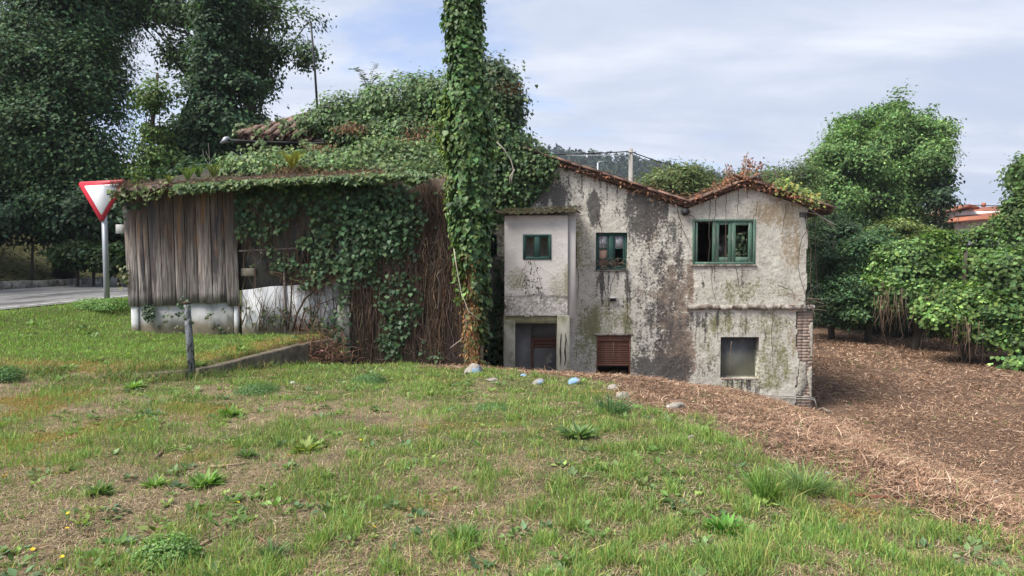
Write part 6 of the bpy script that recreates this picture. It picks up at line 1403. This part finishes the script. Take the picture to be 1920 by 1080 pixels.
o = link('dry_grass', blades('dry_grass', xs_, ys_, rng.uniform(.012, .055, n), np.maximum(.0036, ys_ * .00055) * rng.uniform(.7, 1.4, n), np.abs(rng.normal(1.5, .8, n)), cc), M_STRAW, kind='stuff'); o['label'] = 'flattened straw-coloured dry grass'
LC = [(.25, .15, .096), (.165, .096, .064), (.36, .24, .16), (.095, .058, .042), (.48, .36, .26)]
def litter(n, y0, y1, x0fn, nm, smin):
    x, y = field(n, y0, y1, 1.0); k = clear(x, y) & (x > x0fn); x, y = x[k], y[k]; k = rng.random(len(x)) < lit_mask(x, y) * .95 + .02; x, y = x[k], y[k]; m = len(x)
    Ls = np.maximum(smin, y * .0045) * rng.uniform(.5, 1.9, m); ws = np.maximum(.006, y * .00085) * rng.uniform(.5, 1.5, m)
    bare = sstep(.60, .70, fbm(x * .9 + 3, y * .9, 4, 517)); kk = rng.random(m) > bare * .8; x, y, Ls, ws = x[kk], y[kk], Ls[kk], ws[kk]; m = len(x)
    tone = (.60 + .8 * fbm(x * .6, y * .9, 5, 511))[:, None]
    return chips(nm, x, y, Ls, ws, mixcol(m, LC, [.34, .26, .2, .12, .08], .2) * tone)
n = 15000; x, y = field(n, 3.4, 30, .95); k = (lit_mask(x, y) > .35) & clear(x, y) & (x > -2); x, y = x[k], y[k]; n = len(x)
o = link('long_straw', chips('long_straw', x, y, np.maximum(.10, y * .012) * rng.uniform(.6, 2.0, n), np.maximum(.006, y * .0007) * rng.uniform(.6, 1.3, n), mixcol(n, LC, [.28, .22, .26, .10, .14], .2), .10, .02), M_STRAW, kind='stuff'); o['label'] = 'long dry stalks lying over the brown litter'
o = link('litter', litter(560000, 3.0, 33, -3.5, 'litter', .042), M_STRAW, kind='stuff'); o['label'] = 'brown chopped bracken and stalk litter on the cleared ground'
# rough grass leaning over the terrace kerb, and sprouts coming up through the litter
kx = np.array(KERB); n = 5200; t = rng.random(n) * 4.6; i = np.minimum(t.astype(int), 4); fq = (t - i)[:, None]; q = kx[i] * (1 - fq) + kx[i + 1] * fq; q = q + rng.normal(0, .16, (n, 2)) + (.10, -.10); k = fbm(q[:, 0] * 2.2, q[:, 1] * 2.2, 3, 521) > .44; q = q[k]; n = len(q)
o = link('kerb_grass', blades('kerb_grass', q[:, 0], q[:, 1], rng.uniform(.05, .22, n), np.full(n, .008) * rng.uniform(.7, 1.5, n), np.abs(rng.normal(.6, .35, n)), mixcol(n, [(.13, .21, .055), (.18, .22, .07), (.28, .21, .10), (.09, .16, .06)], [.4, .25, .2, .15], .22)), M_GRASS, kind='stuff'); o['label'] = 'rough grass hanging over the terrace kerb'
n = 1500; x, y = field(n, 4, 26, .95); k = (lit_mask(x, y) > .7) & clear(x, y) & (x > 0) & (fbm(x * 1.5, y * 1.5, 3, 523) > .56); x, y = x[k], y[k]; rep = 9; x = np.repeat(x, rep) + rng.normal(0, .06, len(x) * rep); y = np.repeat(y, rep) + rng.normal(0, .06, len(y) * rep); n = len(x)
o = link('sprouts', blades('sprouts', x, y, rng.uniform(.03, .11, n), np.maximum(.006, y * .0008), np.abs(rng.normal(.6, .3, n)), mixcol(n, [(.12, .19, .05), (.17, .2, .06)], [.6, .4], .2)), M_GRASS, kind='stuff'); o['label'] = 'green sprouts coming up through the brown litter'
# little broad-leaved herbs mixed into the turf
m = 1500; x, y = field(m, 3, 13, .85); k = clear(x, y) & (lit_mask(x, y) < .3) & (fbm(x * 1.3, y * 1.3, 3, 531) > .46); x, y = x[k], y[k]; m = len(x); per = 11; n = m * per
X, Y_ = np.repeat(x, per), np.repeat(y, per); sc_ = np.repeat(rng.uniform(.5, 1.3, m) * np.maximum(1, y * .13), per); a = rng.uniform(0, 6.283, n); el = np.abs(rng.normal(.45, .3, n)); r = rng.random(n) * .05 * sc_
P = np.stack([X + np.cos(a) * r, Y_ + np.sin(a) * r, gz(X, Y_) + .008], 1); T = np.stack([np.cos(a) * np.cos(el), np.sin(a) * np.cos(el), np.sin(el)], 1); N = np.stack([-np.cos(a) * np.sin(el), -np.sin(a) * np.sin(el), np.cos(el)], 1) + rand_dirs(n) * .3
hc = np.repeat(mixcol(m, [(.13, .22, .06), (.19, .26, .07), (.10, .17, .08), (.16, .24, .10)], [.4, .25, .2, .15], .2), per, 0) * np.exp(rng.normal(0, .15, (n, 1)))
o = link('herbs', leaf_mesh('herbs', P, T, N, .055 * sc_ * rng.uniform(.6, 1.2, n), LEAF, hc), M_GRASS, kind='stuff'); o['label'] = 'small broad-leaved herbs mixed into the turf'
# a few raised canes and stalks over the litter bank
n = 2600; x, y = field(n, 4, 17, .9); k = (lit_mask(x, y) > .6) & clear(x, y) & (x > -2); x, y = x[k], y[k]; n = len(x)
o = link('loose_stalks', blades('loose_stalks', x, y, rng.uniform(.08, .2, n), np.full(n, .010) * rng.uniform(.6, 1.5, n), np.abs(rng.normal(1.6, .7, n)), mixcol(n, LC, [.3, .2, .25, .1, .15], .2)), M_STRAW, kind='stuff'); o['label'] = 'loose dry stalks sticking out of the litter bank'
# leaf litter on the bank across the road, colours darkened for tree shade
n = 26000; x = rng.uniform(-34, -17, n); y = rng.uniform(14, 44, n); k = x < ROAD_L(y) - .4; x, y = x[k], y[k]; n = len(x)
o = link('bank_leaves', chips('bank_leaves', x, y, rng.uniform(.06, .2, n), rng.uniform(.03, .08, n), mixcol(n, [(.065, .045, .032), (.045, .035, .026), (.09, .065, .042), (.05, .075, .028)], [.3, .3, .15, .25], .25)), M_STRAW, kind='stuff'); o['label'] = 'fallen leaves on the shaded bank across the road'

# ------------------------------------------------------------------ weeds one can point at
def tuft(name, label, cat, px, py, kind, h, w, n, col, group=None, alt=None):
    c = ground_at(px, py); t = thing(name, label, cat, c, group)
    if kind == 'blades':
        n = int(n * 1.2); r = w * np.sqrt(rng.random(n)) * .5; a = rng.uniform(0, 6.283, n); x, y = c[0] + r * np.cos(a) * .6, c[1] + r * np.sin(a) * .6
        me = blades('blades', x, y, h * rng.uniform(.45, 1.1, n), np.maximum(.006, c[1] * .0009) * rng.uniform(.7, 1.5, n), np.abs(rng.normal(.5, .25, n)) * w / h * 1.1, tint(n, col, .22, .1, alt, .15), heading=a + rng.normal(0, .5, n))
        link('blades', me, M_GRASS, t, 'stuff')
    elif kind == 'rosette':
        n = int(n * 1.7); h, w = h * .8, w * .8; a = rng.uniform(0, 6.283, n); el = rng.uniform(.1, .95, n); T = np.stack([np.cos(a) * np.cos(el), np.sin(a) * np.cos(el), np.sin(el)], 1); N = np.stack([-np.cos(a) * np.sin(el), -np.sin(a) * np.sin(el), np.cos(el)], 1) + rand_dirs(n) * .25
        P = c + np.stack([np.cos(a), np.sin(a), np.zeros(n)], 1) * (w * .28 * rng.random((n, 1))) + (0, 0, .005); s = np.hypot(h, w * .5) * rng.uniform(.55, 1.05, n)
        tm = (NARROW[0] * (.95, 1, 1), NARROW[1]); link('leaves', leaf_mesh('leaves', P, T, N, s, tm, tint(n, col, .2, .1, alt, .2)), M_GRASS, t, 'stuff')
    else:        # feathery mound
        n = int(n * 1.8); col = np.array(col) * 1.3; d = rand_dirs(n); d[:, 2] = np.abs(d[:, 2]); r = rng.uniform(.35, 1.0, n)[:, None] ** .6; P = c + d * r * (w * .5, w * .42, h) * (.8 + .4 * fbm(d[:, 0] * 3, d[:, 1] * 3, 2, 601))[:, None]
        link('leaves', leaf_mesh('leaves', P, d * .6 + (0, 0, .5) + rand_dirs(n) * .7, d + (0, 0, .6) + rand_dirs(n) * .7, np.maximum(.02, c[1] * .0028) * rng.uniform(.6, 1.3, n), LEAF if name == 'leafy_weed' else NARROW, tint(n, col, .25, .1, alt, .2)), M_GRASS, t, 'stuff')
        mb = MB()
        for k in range(24):
            q = P[int(rng.integers(0, n))]; mb.tube([c + (rng.normal(0, w * .1), rng.normal(0, w * .1), 0), (c + q) / 2 + (0, 0, h * .1), q], .003, 3, np.array(col) * .8, False)
        mb.build('stems', M_GRASS, t, kind='stuff')
    return t
BG, YG, DG, BLU = (.16, .28, .065), (.22, .29, .075), (.10, .18, .06), (.17, .255, .105)
tuft('leafy_weed', 'feathery light green weed mound at the bottom left of the picture', 'weed', 315, 1062, 'mound', .17, .36, 2200, (.11, .20, .05), alt=BLU)
tuft('grass_tussock', 'round fuzzy green tussock in the dry grass beside the leaning post', 'tussock', 482, 738, 'mound', .15, .62, 2400, (.075, .15, .05), alt=BLU)
tuft('grass_tussock', 'fuzzy green tussock below the ivy curtain, right of the one by the post', 'tussock', 692, 718, 'mound', .13, .5, 1900, (.075, .15, .05), alt=BLU)
tuft('grass_tussock', 'low green tussock in the lawn below the blue stones', 'tussock', 925, 768, 'mound', .08, .46, 1300, (.08, .16, .055), alt=BLU)
tuft('leafy_weed', 'bright yellow-green weed in the dry grass between post and foreground', 'weed', 573, 848, 'rosette', .16, .22, 46, YG)
tuft('leafy_weed', 'small bright green weed below the leaning post', 'weed', 430, 781, 'rosette', .13, .26, 50, BG)
tuft('leafy_weed', 'dark green broad-leaved weed left of the bright yellow-green weed', 'weed', 462, 859, 'rosette', .07, .20, 34, DG)
tuft('leafy_weed', 'lush bright green weed with broad leaves at the bottom right', 'weed', 1358, 1000, 'rosette', .14, .22, 44, (.09, .24, .04))
tuft('leafy_weed', 'grey-green rosette among the grass in the middle of the lawn', 'weed', 1085, 822, 'rosette', .14, .36, 60, BLU)
tuft('leafy_weed', 'grassy green rosette in the dry patch, left of two', 'weed', 290, 915, 'rosette', .08, .2, 40, BG)
tuft('leafy_weed', 'larger grassy rosette in the dry patch, right of two', 'weed', 386, 912, 'rosette', .11, .28, 56, BG)
tuft('leafy_weed', 'lone green rosette beside the grey patch at the far left', 'weed', 184, 930, 'rosette', .09, .2, 44, (.12, .19, .06))
tuft('leafy_weed', 'bright green weed low at the left end of the broken kerb', 'weed', 250, 728, 'rosette', .14, .24, 40, BG)
tuft('grass_tussock', 'tall bluish grass tuft at the right edge of the lawn', 'tussock', 1508, 922, 'blades', .26, .34, 190, BLU, alt=YG)
tuft('grass_tussock', 'tall yellow-green grass tuft left of the bluish tuft', 'tussock', 1434, 940, 'blades', .27, .22, 150, (.12, .22, .045), alt=YG)
tuft('grass_tussock', 'dark grass tuft at the corner of the lawn beside the litter', 'tussock', 1150, 775, 'blades', .26, .42, 190, (.07, .14, .055))
tuft('grass_tussock', 'long-bladed bright tuft in the centre foreground', 'tussock', 868, 1018, 'blades', .17, .18, 90, (.12, .215, .06))
tuft('grass_tussock', 'wide-bladed grass tuft in the dry foreground left of the centre', 'tussock', 512, 1045, 'blades', .13, .16, 64, (.11, .19, .07))
tuft('grass_tussock', 'tall pale tuft in the foreground below the broad-leaved weed', 'tussock', 1345, 1060, 'blades', .13, .2, 80, (.15, .22, .07))
tuft('leafy_weed', 'green bush of weeds at the foot of the sign by the shed', 'weed', 195, 580, 'mound', .26, 1.5, 2600, (.10, .19, .045), alt=(.13, .2, .05))
tuft('leafy_weed', 'dark leafy weed at the left edge of the picture below the terrace', 'weed', 8, 715, 'mound', .2, .5, 1200, (.075, .15, .045), alt=(.05, .11, .04))
tuft('leafy_weed', 'small white-flowered weed in front of the door', 'weed', 1018, 693, 'rosette', .16, .14, 20, (.12, .24, .06), alt=(.6, .62, .55))
tuft('leafy_weed', 'small fern-like weed beside the shuttered window', 'weed', 1193, 694, 'rosette', .22, .12, 16, (.20, .27, .06))
# dead bush heaped at the shed corner
c = gpt(-3.75, 13.0); db = thing('dead_bush', 'heap of reddish dead brush at the shed corner above the kerb', 'brush', c); mb = MB()
for k in range(330):
    px, py = rng.normal(598, 26), 690 - abs(rng.normal(0, 30)); an = rng.uniform(0, 3.14); L = rng.uniform(12, 42); d = 13.0 + rng.normal(0, .2); mb.tube([at(px, py, d), at(px + L * .5 * math.cos(an), py - L * .5 * math.sin(an) - 3, d - .05), at(px + L * math.cos(an), py - L * .75 * math.sin(an), d)], .006, 3, tint(1, (.15, .085, .06), .4)[0], False)
mb.build('stems', M_STEM, db, kind='stuff')
P = np.array([at(rng.normal(600, 26), rng.normal(668, 16), 13 + rng.normal(0, .2)) for _ in range(520)]); link('dead_foliage', leaf_mesh('dead_foliage', P, (0, 0, -1) + rand_dirs(520), (0, -1, .3) + rand_dirs(520), .06 * rng.uniform(.5, 1.3, 520), LEAF, tint(520, (.13, .075, .05), .35, .1, (.10, .14, .04), .22)), M_DRY, db, 'stuff')
# yellow flowers
m_yel2 = m_rough('yellow_petals', (.75, .50, .02), (.68, .42, .015), 9, .6, 0)
P_, T_, N_ = [], [], []
for k in range(14): a = k * 6.283 / 14; P_.append((0, 0, 0)); T_.append((math.cos(a), math.sin(a), .25)); N_.append((-.25 * math.cos(a), -.25 * math.sin(a), 1))
FM = leaf_mesh('petals', np.array(P_, float), np.array(T_), np.array(N_), np.full(14, 1.), (LEAF[0] * (.8, 1, 1), LEAF[1]), np.ones((14, 3))); FM.materials.append(m_yel2)
for px, py in [(151, 830), (210, 816), (268, 818), (7, 909), (12, 905), (128, 979), (126, 1009), (149, 997), (439, 959), (447, 962), (476, 950), (531, 976), (542, 865), (676, 838), (666, 935), (117, 1068), (62, 1052), (222, 852), (702, 1006), (728, 991), (862, 960)]:
    c = ground_at(px, py); t = thing('yellow_flower', 'small yellow flower open in the short dry grass', 'flower', c, 'yellow flowers dotted in the grass'); s = .012 * rng.uniform(.75, 1.2)
    o = link('petals', FM, None, t); o.matrix_parent_inverse = Matrix(); o.location = (0, 0, .055); o.scale = (s, s, s); o.rotation_euler = (rng.normal(-.5, .2), rng.normal(0, .2), rng.uniform(0, 6))
    o = MB().tube([(0, 0, -.01), (.002, 0, .03), (0, 0, .055)], .0022, 4, (.10, .17, .05)).build('stalk', M_STEM, t); o.matrix_parent_inverse = Matrix()
# ------------------------------------------------------------------ the air: faint haze between camera and hill
hz_m = bpy.data.materials.new('thin_haze'); hz_m.use_nodes = True; hz_m.node_tree.nodes.clear()
ho = hz_m.node_tree.nodes.new('ShaderNodeOutputMaterial'); hv_ = hz_m.node_tree.nodes.new('ShaderNodeVolumePrincipled')
hv_.inputs['Color'].default_value = (.78, .84, .95, 1); hv_.inputs['Density'].default_value = .00032; hv_.inputs['Anisotropy'].default_value = .2
hz_m.node_tree.links.new(hv_.outputs[0], ho.inputs['Volume'])
zlo, zhi = float(GZ.min()) - 1.0, 95.0; ext_ = max(abs(gx[0]), gx[-1], abs(gy[0]), gy[-1]) + 20
o = MB().box((-ext_, -ext_, zlo), (ext_, ext_, zhi)).build('haze', hz_m, kind='stuff'); o['label'] = 'thin pale haze over the valley'
